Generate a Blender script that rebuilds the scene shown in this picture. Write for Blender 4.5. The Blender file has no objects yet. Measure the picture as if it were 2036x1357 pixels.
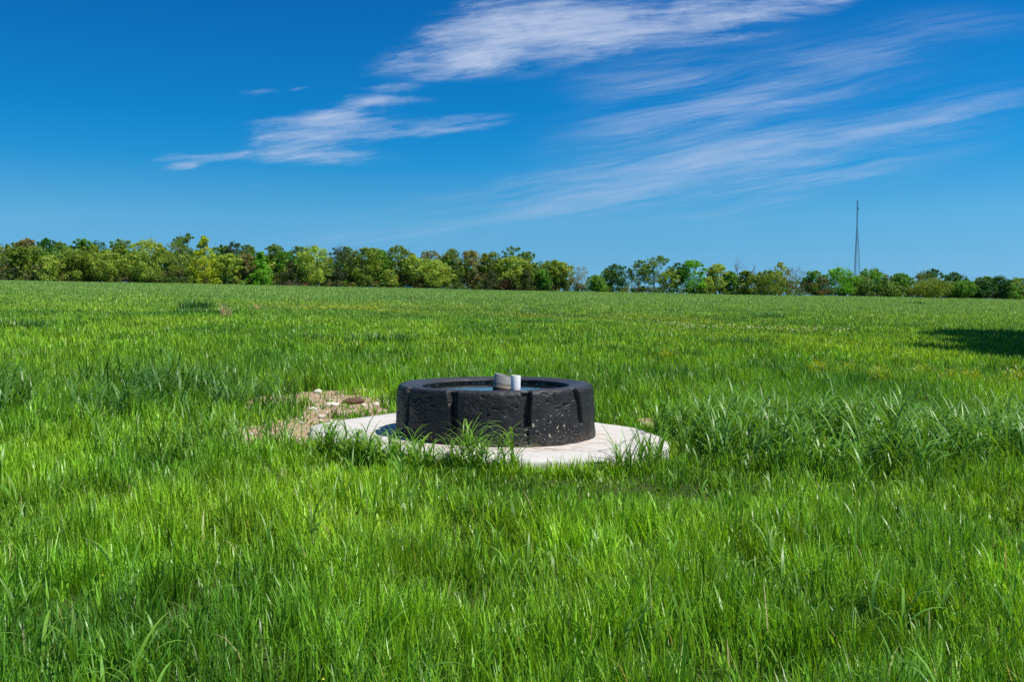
import bpy, math, random
import numpy as np
from mathutils import Vector

sc = bpy.context.scene
col = sc.collection
R = math.radians
PI = math.pi

# ------------------------------------------------------------------ camera, sky, sun
FPX, PW, PH = 1800.0, 2036.0, 1357.0          # focal length and frame of the photograph in its own pixels
HORIZON = 617.0
CAMZ = 1.72
PITCH = math.atan((PH / 2 - HORIZON) / FPX)
SUN_EL, SUN_AZ = R(60), R(109)                # azimuth clockwise from +Y (the view direction)

cam = bpy.data.cameras.new('camera')
cam.sensor_width = 36.0
cam.lens = 36.0 * FPX / PW
cam.clip_start, cam.clip_end = 0.05, 8000
cam_o = bpy.data.objects.new('camera', cam)
cam_o.location = (0, 0, CAMZ)
cam_o.rotation_euler = (R(90) - PITCH, 0, 0)
col.objects.link(cam_o)
sc.camera = cam_o

sc.view_settings.view_transform = 'Standard'
sc.view_settings.look = 'None'
sc.view_settings.gamma = 1.0
sc.view_settings.exposure = 0.5
sc.view_settings.use_curve_mapping = False
sc.render.engine = 'CYCLES'
sc.cycles.use_denoising = False              # keeps the single grass blades crisp
sc.render.filter_size = 1.15
sc.cycles.max_bounces = 8
sc.cycles.diffuse_bounces = 2
sc.cycles.transmission_bounces = 5
sc.cycles.glossy_bounces = 3
sc.cycles.sample_clamp_indirect = 4.0


class NT:
    """small helper round a node tree"""
    def __init__(s, tree):
        s.t = tree
        tree.nodes.clear()

    def n(s, typ, **kw):
        nd = s.t.nodes.new(typ)
        for k, v in kw.items():
            setattr(nd, k, v)
        return nd

    def link(s, a, b):
        s.t.links.new(a, b)

    def put(s, sock, v):
        if isinstance(v, bpy.types.NodeSocket):
            s.link(v, sock)
        elif v is not None:
            sock.default_value = v

    def math(s, op, a, b=None, c=None, clamp=False):
        nd = s.n('ShaderNodeMath', operation=op, use_clamp=clamp)
        s.put(nd.inputs[0], a); s.put(nd.inputs[1], b); s.put(nd.inputs[2], c)
        return nd.outputs[0]

    def vmath(s, op, a, b=None):
        nd = s.n('ShaderNodeVectorMath', operation=op)
        s.put(nd.inputs[0], a); s.put(nd.inputs[1], b)
        return nd.outputs['Value'] if op in ('LENGTH', 'DOT_PRODUCT') else nd.outputs[0]

    def ramp(s, v, a, b, lo=0.0, hi=1.0, kind='SMOOTHSTEP'):
        nd = s.n('ShaderNodeMapRange', interpolation_type=kind)
        s.put(nd.inputs[0], v)
        nd.inputs[1].default_value, nd.inputs[2].default_value = a, b
        s.put(nd.inputs[3], lo); s.put(nd.inputs[4], hi)
        return nd.outputs[0]

    def noise(s, vec, scale=5.0, detail=4.0, rough=0.55, dist=0.0, color=False):
        nd = s.n('ShaderNodeTexNoise')
        s.put(nd.inputs['Vector'], vec)
        nd.inputs['Scale'].default_value = scale
        nd.inputs['Detail'].default_value = detail
        nd.inputs['Roughness'].default_value = rough
        nd.inputs['Distortion'].default_value = dist
        return nd.outputs['Color' if color else 'Fac']

    def mapping(s, vec, loc=(0, 0, 0), rot=(0, 0, 0), scale=(1, 1, 1), kind='POINT'):
        nd = s.n('ShaderNodeMapping', vector_type=kind)
        s.put(nd.inputs['Vector'], vec)
        nd.inputs['Location'].default_value = loc
        nd.inputs['Rotation'].default_value = rot
        nd.inputs['Scale'].default_value = scale
        return nd.outputs[0]

    def mix(s, f, a, b, blend='MIX'):
        nd = s.n('ShaderNodeMix', data_type='RGBA', blend_type=blend)
        s.put(nd.inputs[0], f); s.put(nd.inputs[6], a); s.put(nd.inputs[7], b)
        return nd.outputs[2]

    def bump(s, h, strength=0.5, dist=0.01):
        nd = s.n('ShaderNodeBump')
        nd.inputs['Strength'].default_value = strength
        nd.inputs['Distance'].default_value = dist
        s.put(nd.inputs['Height'], h)
        return nd.outputs[0]


def rgb(r, g, b):
    return (r, g, b, 1.0)


def pdir(px, py):
    dx, dy = (px - PW / 2) / FPX, (PH / 2 - py) / FPX
    return (dx, math.cos(PITCH) + dy * math.sin(PITCH), dy * math.cos(PITCH) - math.sin(PITCH))


def uv(px, py):
    d = pdir(px, py)
    return d[0] / d[1], d[2] / d[1]


SKY_STRENGTH = 0.11
world = bpy.data.worlds.new('World')
sc.world = world
world.use_nodes = True
W = NT(world.node_tree)
sky = W.n('ShaderNodeTexSky', sky_type='NISHITA')
sky.sun_disc = False
sky.sun_elevation = SUN_EL
sky.sun_rotation = SUN_AZ
sky.altitude = 300
sky.air_density = 1.0
sky.dust_density = 0.25
sky.ozone_density = 3.0
tc = W.n('ShaderNodeTexCoord')
sep = W.n('ShaderNodeSeparateXYZ')
W.link(tc.outputs['Generated'], sep.inputs[0])
lift = W.n('ShaderNodeCombineXYZ')
W.link(sep.outputs[0], lift.inputs[0]); W.link(sep.outputs[1], lift.inputs[1])
W.link(W.math('ADD', W.math('MULTIPLY', W.math('MAXIMUM', sep.outputs[2], 0.0), 1.0), 0.16), lift.inputs[2])
W.link(W.vmath('NORMALIZE', lift.outputs[0]), sky.inputs['Vector'])
# the deep polarised blue of the photograph's sky, palest just over the trees
cr = W.n('ShaderNodeValToRGB')
els = cr.color_ramp.elements
stops = [(0.0, (0.52, 0.82, 0.83)), (0.032, (0.52, 0.83, 0.84)), (0.098, (0.38, 0.89, 0.93)), (0.158, (0.08, 0.75, 0.97)), (0.205, (0.03, 0.645, 0.96)),
         (0.32, (0.02, 0.475, 0.85)), (0.50, (0.15, 0.50, 0.80)), (0.8, (0.35, 0.55, 0.75))]
els[0].position, els[0].color = stops[0][0], stops[0][1] + (1,)
els[1].position, els[1].color = stops[-1][0], stops[-1][1] + (1,)
for p_, c_ in stops[1:-1]:
    e_ = els.new(p_); e_.color = c_ + (1,)
W.link(sep.outputs[2], cr.inputs[0])
SKYC = W.mix(1.0, sky.outputs[0], cr.outputs[0], 'MULTIPLY')
yy = W.math('MAXIMUM', sep.outputs[1], 0.05)
cu, cv = W.math('DIVIDE', sep.outputs[0], yy), W.math('DIVIDE', sep.outputs[2], yy)
cmb = W.n('ShaderNodeCombineXYZ')
W.link(cu, cmb.inputs[0]); W.link(cv, cmb.inputs[1])
UV = cmb.outputs[0]
# wispy cirrus: soft streak-shaped masses in fixed sky directions, torn up by fibrous noise
warp = W.noise(W.mapping(UV, scale=(2.6, 8, 1)), 1.5, 2, 0.5, color=True)
warp = W.vmath('SUBTRACT', warp, (0.5, 0.5, 0.5))
UVW = W.vmath('ADD', UV, W.vmath('MULTIPLY', warp, (0.09, 0.022, 0)))
warp2 = W.noise(W.mapping(UV, scale=(9, 34, 1)), 1.3, 4, 0.6, color=True)
warp2 = W.vmath('SUBTRACT', warp2, (0.5, 0.5, 0.5))
UVB = W.vmath('ADD', UVW, W.vmath('MULTIPLY', warp2, (0.075, 0.010, 0)))
def fibre(ang, sx, sy, det, rough, dist):
    return W.noise(W.mapping(UVW, rot=(0, 0, R(ang)), scale=(1 / sx, 1 / sy, 1), kind='TEXTURE'), 1.0, det, rough, dist)
f_flat = fibre(3, 9, 95, 8, 0.68, 0.25)
f_diag = fibre(12, 2.6, 46, 9, 0.66, 0.6)
f_hair = fibre(9, 8, 210, 5, 0.6, 0.2)
f_blot = W.noise(W.mapping(UVB, rot=(0, 0, R(10)), scale=(1 / 10, 1 / 34, 1), kind='TEXTURE'), 1.0, 7, 0.66, 0.3)
def blob(px, py, rx, ry, ang, w, edge=0.1):
    u, v = uv(px, py)
    m = W.mapping(UVB, loc=(u, v, 0), rot=(0, 0, R(ang)), scale=(rx / FPX, ry / FPX, 1), kind='TEXTURE')
    return W.ramp(W.vmath('LENGTH', m), 1.0, edge, 0.0, w)
def total(lst):
    s = lst[0]
    for b in lst[1:]:
        s = W.math('ADD', s, b)
    return s
dense = total([blob(1060, 80, 330, 92, 4, 0.85), blob(1250, 40, 380, 85, 6, 0.85), blob(880, 118, 230, 46, 3, 0.75), blob(1010, 20, 190, 80, 12, 0.6),
               blob(1480, 25, 260, 40, 8, 0.55), blob(1620, -5, 200, 40, 8, 0.5), blob(1450, 74, 190, 20, 7, 0.5),
               blob(720, 210, 150, 36, 10, 0.62), blob(640, 258, 230, 54, 8, 0.80), blob(630, 308, 200, 32, -2, 0.85),
               blob(850, 258, 270, 26, 7, 0.75), blob(352, 319, 90, 28, 4, 0.80), blob(450, 304, 90, 22, 4, 0.6),
               blob(770, 165, 100, 16, 0, 0.50), blob(765, 194, 130, 20, -2, 0.62), blob(560, 240, 110, 20, 4, 0.4)])
thin = total([blob(1640, 285, 640, 60, 12, 0.36), blob(1420, 325, 680, 90, 12, 0.22), blob(1670, 272, 330, 22, 11, 0.42), blob(1960, 205, 220, 26, 12, 0.3), blob(1930, 205, 300, 70, 13, 0.22), blob(1180, 385, 560, 66, 10, 0.34),
              blob(1290, 322, 480, 50, 11, 0.40), blob(1420, 222, 560, 60, 14, 0.34), blob(1700, 175, 420, 20, 13, 0.2), blob(1500, 205, 200, 16, 10, 0.25), blob(1260, 150, 220, 70, 6, 0.48),
              blob(1730, 106, 200, 46, 4, 0.40), blob(1880, 45, 260, 60, 4, 0.34), blob(740, 475, 380, 36, 3, 0.34),
              blob(880, 410, 320, 52, 12, 0.30), blob(1560, 370, 330, 50, 16, 0.34), blob(1550, 440, 350, 20, 5, 0.22),
              blob(1460, 150, 380, 140, 14, 0.30), blob(515, 372, 50, 10, 0, 0.35), blob(520, 183, 50, 8, 8, 0.4), blob(590, 171, 36, 8, 8, 0.4), blob(60, 440, 240, 30, 6, 0.2), blob(1560, 240, 760, 230, 12, 0.20), blob(1240, 420, 560, 110, 9, 0.16), blob(1800, 330, 420, 60, 14, 0.22), blob(1180, 240, 200, 40, 10, 0.2)])
def shaped(base, terms, gain):
    v = W.math('MULTIPLY', base, gain)
    for f, amp, knee in terms:
        v = W.math('ADD', v, W.math('MULTIPLY', W.math('SUBTRACT', f, 0.5), W.ramp(base, 0.0, knee, 0.0, amp)))
    return v
d_alpha = W.ramp(shaped(dense, ((f_flat, 1.7, 0.5), (f_blot, 1.9, 0.5), (f_hair, 0.7, 0.5)), 0.85), 0.04, 1.62, 0.0, 0.90)
t_alpha = W.ramp(shaped(thin, ((f_diag, 2.3, 0.6), (f_flat, 0.7, 0.6), (f_hair, 0.7, 0.6)), 0.85), 0.0, 1.6, 0.0, 0.66)
alpha = W.math('SUBTRACT', 1.0, W.math('MULTIPLY', W.math('SUBTRACT', 1.0, d_alpha), W.math('SUBTRACT', 1.0, t_alpha)))
alpha = W.math('MULTIPLY', alpha, W.ramp(sep.outputs[1], 0.08, 0.2))
k = 1.0 / SKY_STRENGTH
skyc = W.mix(alpha, SKYC, rgb(0.36 * k, 0.43 * k, 0.57 * k))
bg = W.n('ShaderNodeBackground')
bg.inputs['Strength'].default_value = SKY_STRENGTH
W.link(skyc, bg.inputs['Color'])
wo = W.n('ShaderNodeOutputWorld')
W.link(bg.outputs[0], wo.inputs['Surface'])

sun = bpy.data.lights.new('sun', 'SUN')
sun.energy = 4.6
sun.angle = R(0.5)
sun.color = (1.0, 0.95, 0.87)
sun_o = bpy.data.objects.new('sun', sun)
SUN_DIR = Vector((math.sin(SUN_AZ) * math.cos(SUN_EL), math.cos(SUN_AZ) * math.cos(SUN_EL), math.sin(SUN_EL)))
sun_o.rotation_euler = SUN_DIR.to_track_quat('Z', 'Y').to_euler()
sun_o.location = (30, -10, 60)
col.objects.link(sun_o)

# ------------------------------------------------------------------ helpers
rs = np.random.RandomState(7)


def tag(o, label=None, cat=None, group=None, kind=None):
    if label: o['label'] = label
    if cat: o['category'] = cat
    if group: o['group'] = group
    if kind: o['kind'] = kind
    return o


def empty(name, loc, label, cat, group=None):
    o = bpy.data.objects.new(name, None)
    o.location = loc
    o.empty_display_size = 0.2
    col.objects.link(o)
    return tag(o, label, cat, group)


def mesh_obj(name, V, Fq, mat, parent=None, colr=None, smooth=True, uniform=None):
    """V (n,3), Fq: (m,k) array of equal-size faces or a list of faces"""
    me = bpy.data.meshes.new(name)
    V = np.asarray(V, dtype=np.float32)
    if isinstance(Fq, np.ndarray):
        m, kk = Fq.shape
        me.vertices.add(len(V))
        me.vertices.foreach_set('co', V.ravel())
        me.loops.add(m * kk)
        me.loops.foreach_set('vertex_index', Fq.astype(np.int32).ravel())
        me.polygons.add(m)
        me.polygons.foreach_set('loop_start', np.arange(0, m * kk, kk, dtype=np.int32))
        if smooth:
            me.polygons.foreach_set('use_smooth', np.ones(m, dtype=bool))
        me.update(calc_edges=True)
    else:
        me.from_pydata([tuple(map(float, v)) for v in V], [], Fq)
        if smooth:
            me.polygons.foreach_set('use_smooth', np.ones(len(me.polygons), dtype=bool))
        me.update()
    if colr is not None:
        a = me.color_attributes.new('tint', 'FLOAT_COLOR', 'POINT')
        c = np.ones((len(V), 4), dtype=np.float32)
        c[:, :3] = colr
        a.data.foreach_set('color', c.ravel())
    me.materials.append(mat)
    o = bpy.data.objects.new(name, me)
    col.objects.link(o)
    if parent is not None:
        o.parent = parent
    return o


def hash2(ix, iy, seed, per=None):
    if per: ix = np.mod(ix, per)
    n = (ix.astype(np.int64) * 374761393 + iy.astype(np.int64) * 668265263 + seed * 1442695041) & 0xFFFFFFFF
    n = ((n ^ (n >> 13)) * 1274126177) & 0xFFFFFFFF
    n = n ^ (n >> 16)
    return (n & 0xFFFF) / 65535.0


def vn(x, y, seed=0, per=None):
    x, y = np.asarray(x, float), np.asarray(y, float)
    ix, iy = np.floor(x), np.floor(y)
    fx, fy = x - ix, y - iy
    fx, fy = fx * fx * (3 - 2 * fx), fy * fy * (3 - 2 * fy)
    a, b = hash2(ix, iy, seed, per), hash2(ix + 1, iy, seed, per)
    c, d = hash2(ix, iy + 1, seed, per), hash2(ix + 1, iy + 1, seed, per)
    return (a + (b - a) * fx) * (1 - fy) + (c + (d - c) * fx) * fy      # 0..1


def fbm(x, y, seed=0, octs=4, per=None, gain=0.5):
    s, a, tot = 0, 1.0, 0
    for i in range(octs):
        s = s + a * vn(x, y, seed + i * 17, per)
        tot += a
        a *= gain
        x, y = np.asarray(x) * 2, np.asarray(y) * 2
        if per: per *= 2
    return s / tot


def sstep(a, b, x):
    t = np.clip((x - a) / (b - a), 0, 1)
    return t * t * (3 - 2 * t)


def bumpf(x, y, cx, cy, rx, ry, inner=0.45):
    """1 inside an ellipse, fading to 0 at its border"""
    return 1 - sstep(inner, 1.0, np.hypot((x - cx) / rx, (y - cy) / ry))


def softp(t, k_):
    return np.logaddexp(0, np.asarray(t, float) / k_) * k_


def H(x, y):
    """terrain height"""
    x, y = np.asarray(x, float), np.asarray(y, float)
    g = 0.0282 * softp(y - 12, 4) - 0.040 * softp(y - 372, 12)
    g = g - 8.6 * np.tanh(x / 400.0)
    far = sstep(14, 40, y)
    g = g + far * (0.5 * (vn(x / 38, y / 30, 3) - 0.5) + 0.16 * (vn(x / 9, y / 7, 4) - 0.5)) + 0.07 * (vn(x / 2.3, y / 2.1, 5) - 0.5)
    return g


def ground_at(px, py):
    """ground point seen at a pixel of the photograph"""
    d = pdir(px, py)
    t = 2.0
    for _ in range(4000):
        if CAMZ + d[2] * t <= float(H(d[0] * t, d[1] * t)):
            break
        t *= 1.004
    return d[0] * t, d[1] * t


def at_dist(px, y):
    return (px - PW / 2) / FPX * y, y


# ------------------------------------------------------------------ materials
def new_mat(name):
    m = bpy.data.materials.new(name)
    m.use_nodes = True
    return m, NT(m.node_tree)


def finish(N, shader):
    out = N.n('ShaderNodeOutputMaterial')
    N.link(shader, out.inputs['Surface'])


def principled(N, base, rough=0.6, spec=0.5, normal=None, metal=0.0):
    p = N.n('ShaderNodeBsdfPrincipled')
    N.put(p.inputs['Base Color'], base)
    N.put(p.inputs['Roughness'], rough)
    N.put(p.inputs['Specular IOR Level'], spec)
    N.put(p.inputs['Metallic'], metal)
    if normal is not None: N.link(normal, p.inputs['Normal'])
    return p.outputs[0]


def leaf_material(name, rough=0.45, spec=0.4, trans=0.35, gain=1.0):
    m, N = new_mat(name)
    a = N.n('ShaderNodeVertexColor'); a.layer_name = 'tint'
    c = a.outputs['Color']
    p = principled(N, c, rough, spec)
    t = N.n('ShaderNodeBsdfTranslucent')
    N.link(N.mix(1.0, c, rgb(1.5 * gain, 1.35 * gain, 0.55 * gain), 'MULTIPLY'), t.inputs['Color'])
    mx = N.n('ShaderNodeMixShader')
    mx.inputs[0].default_value = trans
    N.link(p, mx.inputs[1]); N.link(t.outputs[0], mx.inputs[2])
    finish(N, mx.outputs[0])
    return m


M_GRASS = leaf_material('grass_blades', 0.38, 0.42, 0.34)
M_BROAD = leaf_material('broad_grass_leaves', 0.44, 0.46, 0.32)
M_LEAF = leaf_material('tree_leaves', 0.55, 0.3, 0.36)
M_FLOWER = leaf_material('petals', 0.6, 0.2, 0.3)

m, N = new_mat('bark')
a = N.n('ShaderNodeVertexColor'); a.layer_name = 'tint'
g = N.n('ShaderNodeNewGeometry')
nz = N.noise(N.mapping(g.outputs['Position'], scale=(1, 1, 0.25)), 3.0, 4, 0.6)
finish(N, principled(N, N.mix(1.0, a.outputs['Color'], N.mix(nz, rgb(.6, .6, .6), rgb(1.4, 1.4, 1.4)), 'MULTIPLY'), 0.9, 0.2, N.bump(nz, 0.5, 0.05)))
M_BARK = m

m, N = new_mat('ground')
g = N.n('ShaderNodeNewGeometry')
P = g.outputs['Position']
a = N.n('ShaderNodeVertexColor'); a.layer_name = 'tint'
sp = N.n('ShaderNodeSeparateColor'); N.link(a.outputs['Color'], sp.inputs[0])
n1 = N.noise(P, 0.35, 5, 0.6)
n2 = N.noise(P, 9.0, 5, 0.7)
n3 = N.noise(P, 40.0, 3, 0.6)
turf = N.mix(n2, rgb(0.020, 0.036, 0.008), rgb(0.060, 0.085, 0.018))
turf = N.mix(N.math('MULTIPLY', n1, 0.5), turf, rgb(0.045, 0.075, 0.014))
vor = N.n('ShaderNodeTexVoronoi'); N.link(P, vor.inputs['Vector']); vor.inputs['Scale'].default_value = 22
stone_m = N.ramp(vor.outputs['Distance'], 0.42, 0.30)
stone_m = N.math('MULTIPLY', stone_m, N.ramp(N.noise(P, 5.0, 3, 0.6), 0.42, 0.6))
soil = N.mix(n2, rgb(0.19, 0.115, 0.062), rgb(0.42, 0.30, 0.18))
soil = N.mix(N.ramp(n3, 0.48, 0.72, 0, 0.85), soil, rgb(0.46, 0.37, 0.25))
soil = N.mix(N.math('MULTIPLY', stone_m, 0.8), soil, rgb(0.62, 0.56, 0.46))
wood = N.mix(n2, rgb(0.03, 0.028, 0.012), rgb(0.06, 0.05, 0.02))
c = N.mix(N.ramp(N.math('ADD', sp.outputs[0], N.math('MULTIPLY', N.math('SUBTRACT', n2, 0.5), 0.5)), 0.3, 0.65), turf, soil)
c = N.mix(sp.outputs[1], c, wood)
hb = N.math('ADD', n2, N.math('MULTIPLY', stone_m, 0.6))
finish(N, principled(N, c, 0.95, 0.15, N.bump(hb, 0.6, 0.04)))
M_GROUND = m

m, N = new_mat('concrete')
tcn = N.n('ShaderNodeTexCoord'); P = tcn.outputs['Object']
n1, n2, n3 = N.noise(P, 1.3, 5, 0.6), N.noise(P, 14, 5, 0.65), N.noise(P, 90, 3, 0.6)
c = N.mix(n1, rgb(0.46, 0.44, 0.41), rgb(0.58, 0.565, 0.535))
c = N.mix(N.math('MULTIPLY', n2, 0.4), c, rgb(0.38, 0.35, 0.31))
c = N.mix(N.ramp(n3, 0.60, 0.72, 0, 0.6), c, rgb(0.25, 0.20, 0.15))
c = N.mix(N.ramp(N.noise(P, 3.2, 6, 0.7), 0.52, 0.66, 0, 0.35), c, rgb(0.27, 0.245, 0.20))
# earth washed up round the foot of the tank
ln = N.vmath('LENGTH', N.mapping(P, loc=(-0.06, 0.0, 0), scale=(1, 1, 0)))
dirt = N.math('MULTIPLY', N.ramp(ln, 1.5, 1.22), N.ramp(N.noise(P, 7, 4, 0.7), 0.42, 0.62))
c = N.mix(N.math('MULTIPLY', dirt, 0.6), c, rgb(0.34, 0.24, 0.15))
vo = N.n('ShaderNodeTexVoronoi', feature='DISTANCE_TO_EDGE'); N.link(N.vmath('ADD', P, N.vmath('MULTIPLY', N.noise(P, 3, 3, 0.6, color=True), (0.35, 0.35, 0))), vo.inputs['Vector']); vo.inputs['Scale'].default_value = 0.42
crack = N.ramp(vo.outputs['Distance'], 0.007, 0.0015)
c = N.mix(N.math('MULTIPLY', crack, 0.75), c, rgb(0.12, 0.10, 0.085))
finish(N, principled(N, c, 0.9, 0.25, N.bump(N.math('SUBTRACT', N.math('ADD', n2, N.math('MULTIPLY', n3, 0.5)), crack), 0.35, 0.012)))
M_CONC = m

m, N = new_mat('rubber')
tcn = N.n('ShaderNodeTexCoord'); P = tcn.outputs['Object']
n1 = N.noise(P, 2.2, 5, 0.6); n2 = N.noise(P, 18, 6, 0.65); n3 = N.noise(N.mapping(P, scale=(1, 1, 2.2)), 60, 4, 0.6)
c = N.mix(n1, rgb(0.007, 0.007, 0.0075), rgb(0.019, 0.0185, 0.0185))
c = N.mix(N.ramp(n2, 0.50, 0.75, 0, 0.6), c, rgb(0.040, 0.038, 0.036))
sx = N.n('ShaderNodeSeparateXYZ'); N.link(P, sx.inputs[0])
# pale chips, thickest low down on the worn front right of the tread
zone = N.math('MULTIPLY', N.ramp(N.vmath('LENGTH', N.mapping(P, loc=(0.62, -1.05, 0.24), scale=(0.70, 0.85, 0.34), kind='TEXTURE')), 1.0, 0.15), 1.0)
ch = N.noise(N.mapping(P, scale=(1, 1, 0.9)), 26, 3.0, 0.55)
chip = N.ramp(N.math('ADD', ch, N.math('MULTIPLY', zone, 0.095)), 0.728, 0.75)
chip = N.math('MULTIPLY', chip, N.ramp(zone, 0.02, 0.2))
c = N.mix(chip, c, N.mix(n2, rgb(0.42, 0.33, 0.24), rgb(0.62, 0.55, 0.46)))
low = N.math('MULTIPLY', N.ramp(sx.outputs[2], 0.16, 0.0), N.ramp(n2, 0.35, 0.7))
c = N.mix(N.math('MULTIPLY', low, 0.42), c, rgb(0.20, 0.15, 0.105))
rgh = N.ramp(n2, 0.3, 0.75, 0.46, 0.72)
mus = N.math('ADD', N.math('MULTIPLY', n2, 1.0), N.math('MULTIPLY', n3, 0.45))
mus = N.math('SUBTRACT', mus, N.math('MULTIPLY', chip, 0.3))
finish(N, principled(N, c, rgh, 0.40, N.bump(mus, 0.35, 0.018)))
M_RUBBER = m

m, N = new_mat('sunlit_sidewall_rubber')
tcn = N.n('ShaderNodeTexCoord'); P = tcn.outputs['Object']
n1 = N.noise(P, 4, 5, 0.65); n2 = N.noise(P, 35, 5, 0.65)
c = N.mix(n1, rgb(0.016, 0.017, 0.019), rgb(0.045, 0.046, 0.048))  # lighter grey than the tread: sunlight on the rim top painted into the colour
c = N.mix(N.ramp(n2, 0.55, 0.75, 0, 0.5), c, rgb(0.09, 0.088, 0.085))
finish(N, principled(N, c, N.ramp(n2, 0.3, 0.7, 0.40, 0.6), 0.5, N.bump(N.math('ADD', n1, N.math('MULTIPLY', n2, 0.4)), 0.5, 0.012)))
M_SIDEWALL_SUNLIT = m

m, N = new_mat('rubber_inside')
tcn = N.n('ShaderNodeTexCoord'); P = tcn.outputs['Object']
sx = N.n('ShaderNodeSeparateXYZ'); N.link(P, sx.inputs[0])
n2 = N.noise(N.mapping(P, scale=(1, 1, 3)), 12, 5, 0.65)
c = N.mix(n2, rgb(0.012, 0.010, 0.008), rgb(0.075, 0.052, 0.032))
spk = N.n('ShaderNodeTexVoronoi'); N.link(P, spk.inputs['Vector']); spk.inputs['Scale'].default_value = 26
line = N.math('MULTIPLY', N.ramp(N.math('ABSOLUTE', N.math('SUBTRACT', sx.outputs[2], 0.568)), 0.010, 0.004), N.ramp(spk.outputs['Distance'], 0.5, 0.3))
c = N.mix(N.math('MULTIPLY', line, 0.85), c, rgb(0.45, 0.40, 0.33))
finish(N, principled(N, c, 0.5, 0.4, N.bump(n2, 0.5, 0.01)))
M_INSIDE = m

m, N = new_mat('water')
g = N.n('ShaderNodeNewGeometry')
nw = N.noise(N.mapping(g.outputs['Position'], scale=(1, 1.6, 1)), 7.0, 3, 0.5)
finish(N, principled(N, rgb(0.006, 0.012, 0.014), 0.02, 0.9, N.bump(nw, 0.06, 0.02)))
M_WATER = m

m, N = new_mat('grey_pipe')
tcn = N.n('ShaderNodeTexCoord'); P = tcn.outputs['Object']
sx = N.n('ShaderNodeSeparateXYZ'); N.link(P, sx.inputs[0])
st = N.noise(N.mapping(P, scale=(2.5, 2.5, 9)), 5, 4, 0.6)
zz = N.math('ADD', sx.outputs[2], N.math('MULTIPLY', N.math('SUBTRACT', st, 0.5), 0.05))
c = N.mix(st, rgb(0.20, 0.195, 0.19), rgb(0.34, 0.33, 0.315))
c = N.mix(N.ramp(zz, 0.118, 0.098, 0, 0.8), c, rgb(0.12, 0.085, 0.055))
c = N.mix(N.ramp(zz, 0.092, 0.084), c, rgb(0.33, 0.27, 0.20))
c = N.mix(N.ramp(zz, 0.062, 0.052), c, rgb(0.045, 0.028, 0.016))
finish(N, principled(N, c, 0.6, 0.35, N.bump(st, 0.2, 0.004)))
M_GREYPIPE = m

m, N = new_mat('white_pipe')
tcn = N.n('ShaderNodeTexCoord'); P = tcn.outputs['Object']
sx = N.n('ShaderNodeSeparateXYZ'); N.link(P, sx.inputs[0])
st = N.noise(N.mapping(P, scale=(3, 3, 3)), 9, 4, 0.6)
zz = N.math('ADD', sx.outputs[2], N.math('MULTIPLY', N.math('SUBTRACT', st, 0.5), 0.03))
c = N.mix(st, rgb(0.60, 0.60, 0.60), rgb(0.72, 0.72, 0.70))
c = N.mix(N.ramp(zz, 0.075, 0.04, 0, 0.7), c, rgb(0.50, 0.40, 0.26))
finish(N, principled(N, c, 0.35, 0.5))
M_WHITEPIPE = m


def plain(name, c0, c1, rough=0.8, scale=8.0, spec=0.3, metal=0.0):
    m, N = new_mat(name)
    tcn = N.n('ShaderNodeTexCoord')
    nz = N.noise(tcn.outputs['Object'], scale, 5, 0.65)
    finish(N, principled(N, N.mix(nz, rgb(*c0), rgb(*c1)), rough, spec, N.bump(nz, 0.5, 0.02), metal))
    return m


M_WIRE = plain('dull_wire', (0.30, 0.29, 0.27), (0.50, 0.49, 0.46), 0.45, 20, 0.5, 0.6)
M_STONE = plain('limestone', (0.46, 0.41, 0.34), (0.72, 0.68, 0.60), 0.9, 14)
M_CLOD = plain('brown_clod', (0.05, 0.026, 0.015), (0.15, 0.085, 0.05), 0.95, 16)
M_STEEL_HAZED = plain('hazed_tower_steel', (0.045, 0.085, 0.11), (0.075, 0.12, 0.15), 0.6, 0.5, 0.3)  # blue in the base colour stands for distance haze

# ------------------------------------------------------------------ ground
def axis(core0, core1, step, lo, hi, growth):
    v = list(np.arange(core0, core1 + 1e-6, step))
    s, a_ = step, core1
    while a_ < hi:
        s *= growth; a_ += s; v.append(a_)
    s, a_ = step, core0
    pre = []
    while a_ > lo:
        s *= growth; a_ -= s; pre.append(a_)
    return np.array(pre[::-1] + v)


TANK = (-0.205, 11.20)
PAD_Z = 0.20
D1 = ground_at(690, 806); D2 = ground_at(585, 862); D3 = ground_at(1292, 852); D4 = ground_at(560, 800)


def bare(x, y):
    b = np.maximum(bumpf(x, y, D1[0] - .1, D1[1] + .1, 1.65, 3.5, 0.2), 1.1 * bumpf(x, y, D2[0] - .1, D2[1] - .1, 0.95, 2.1, 0.3))
    b = np.maximum(b, 0.95 * bumpf(x, y, D4[0] + .2, D4[1], 1.0, 2.0))
    b = np.maximum(b, 0.55 * bumpf(x, y, D3[0] + .05, D3[1] + .2, 0.7, 1.2, 0.2))
    return np.clip(b * 1.5 - 1.5 * sstep(0.42, 0.78, fbm(x * 1.5 + 5, y * 1.0, 21, 4, gain=0.62)) * (b > 0.0), 0, 1)


gx = axis(-5.0, 4.0, 0.13, -3500, 3500, 1.13)
gy = axis(2.0, 20.0, 0.14, -600, 4500, 1.075)
X, Y = np.meshgrid(gx, gy)
Z = H(X, Y)
bm_ = bare(X, Y)
Z = Z + bm_ * 0.05 * (fbm(X * 3, Y * 3, 9, 3) - 0.3)
nx, ny = len(gx), len(gy)
idx = np.arange(nx * ny).reshape(ny, nx)
FQ = np.stack([idx[:-1, :-1].ravel(), idx[:-1, 1:].ravel(), idx[1:, 1:].ravel(), idx[1:, :-1].ravel()], 1)


def tree_dist(px):
    return 240 + 100 * np.clip(np.asarray(px, float) / PW, -0.3, 1.3)


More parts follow.
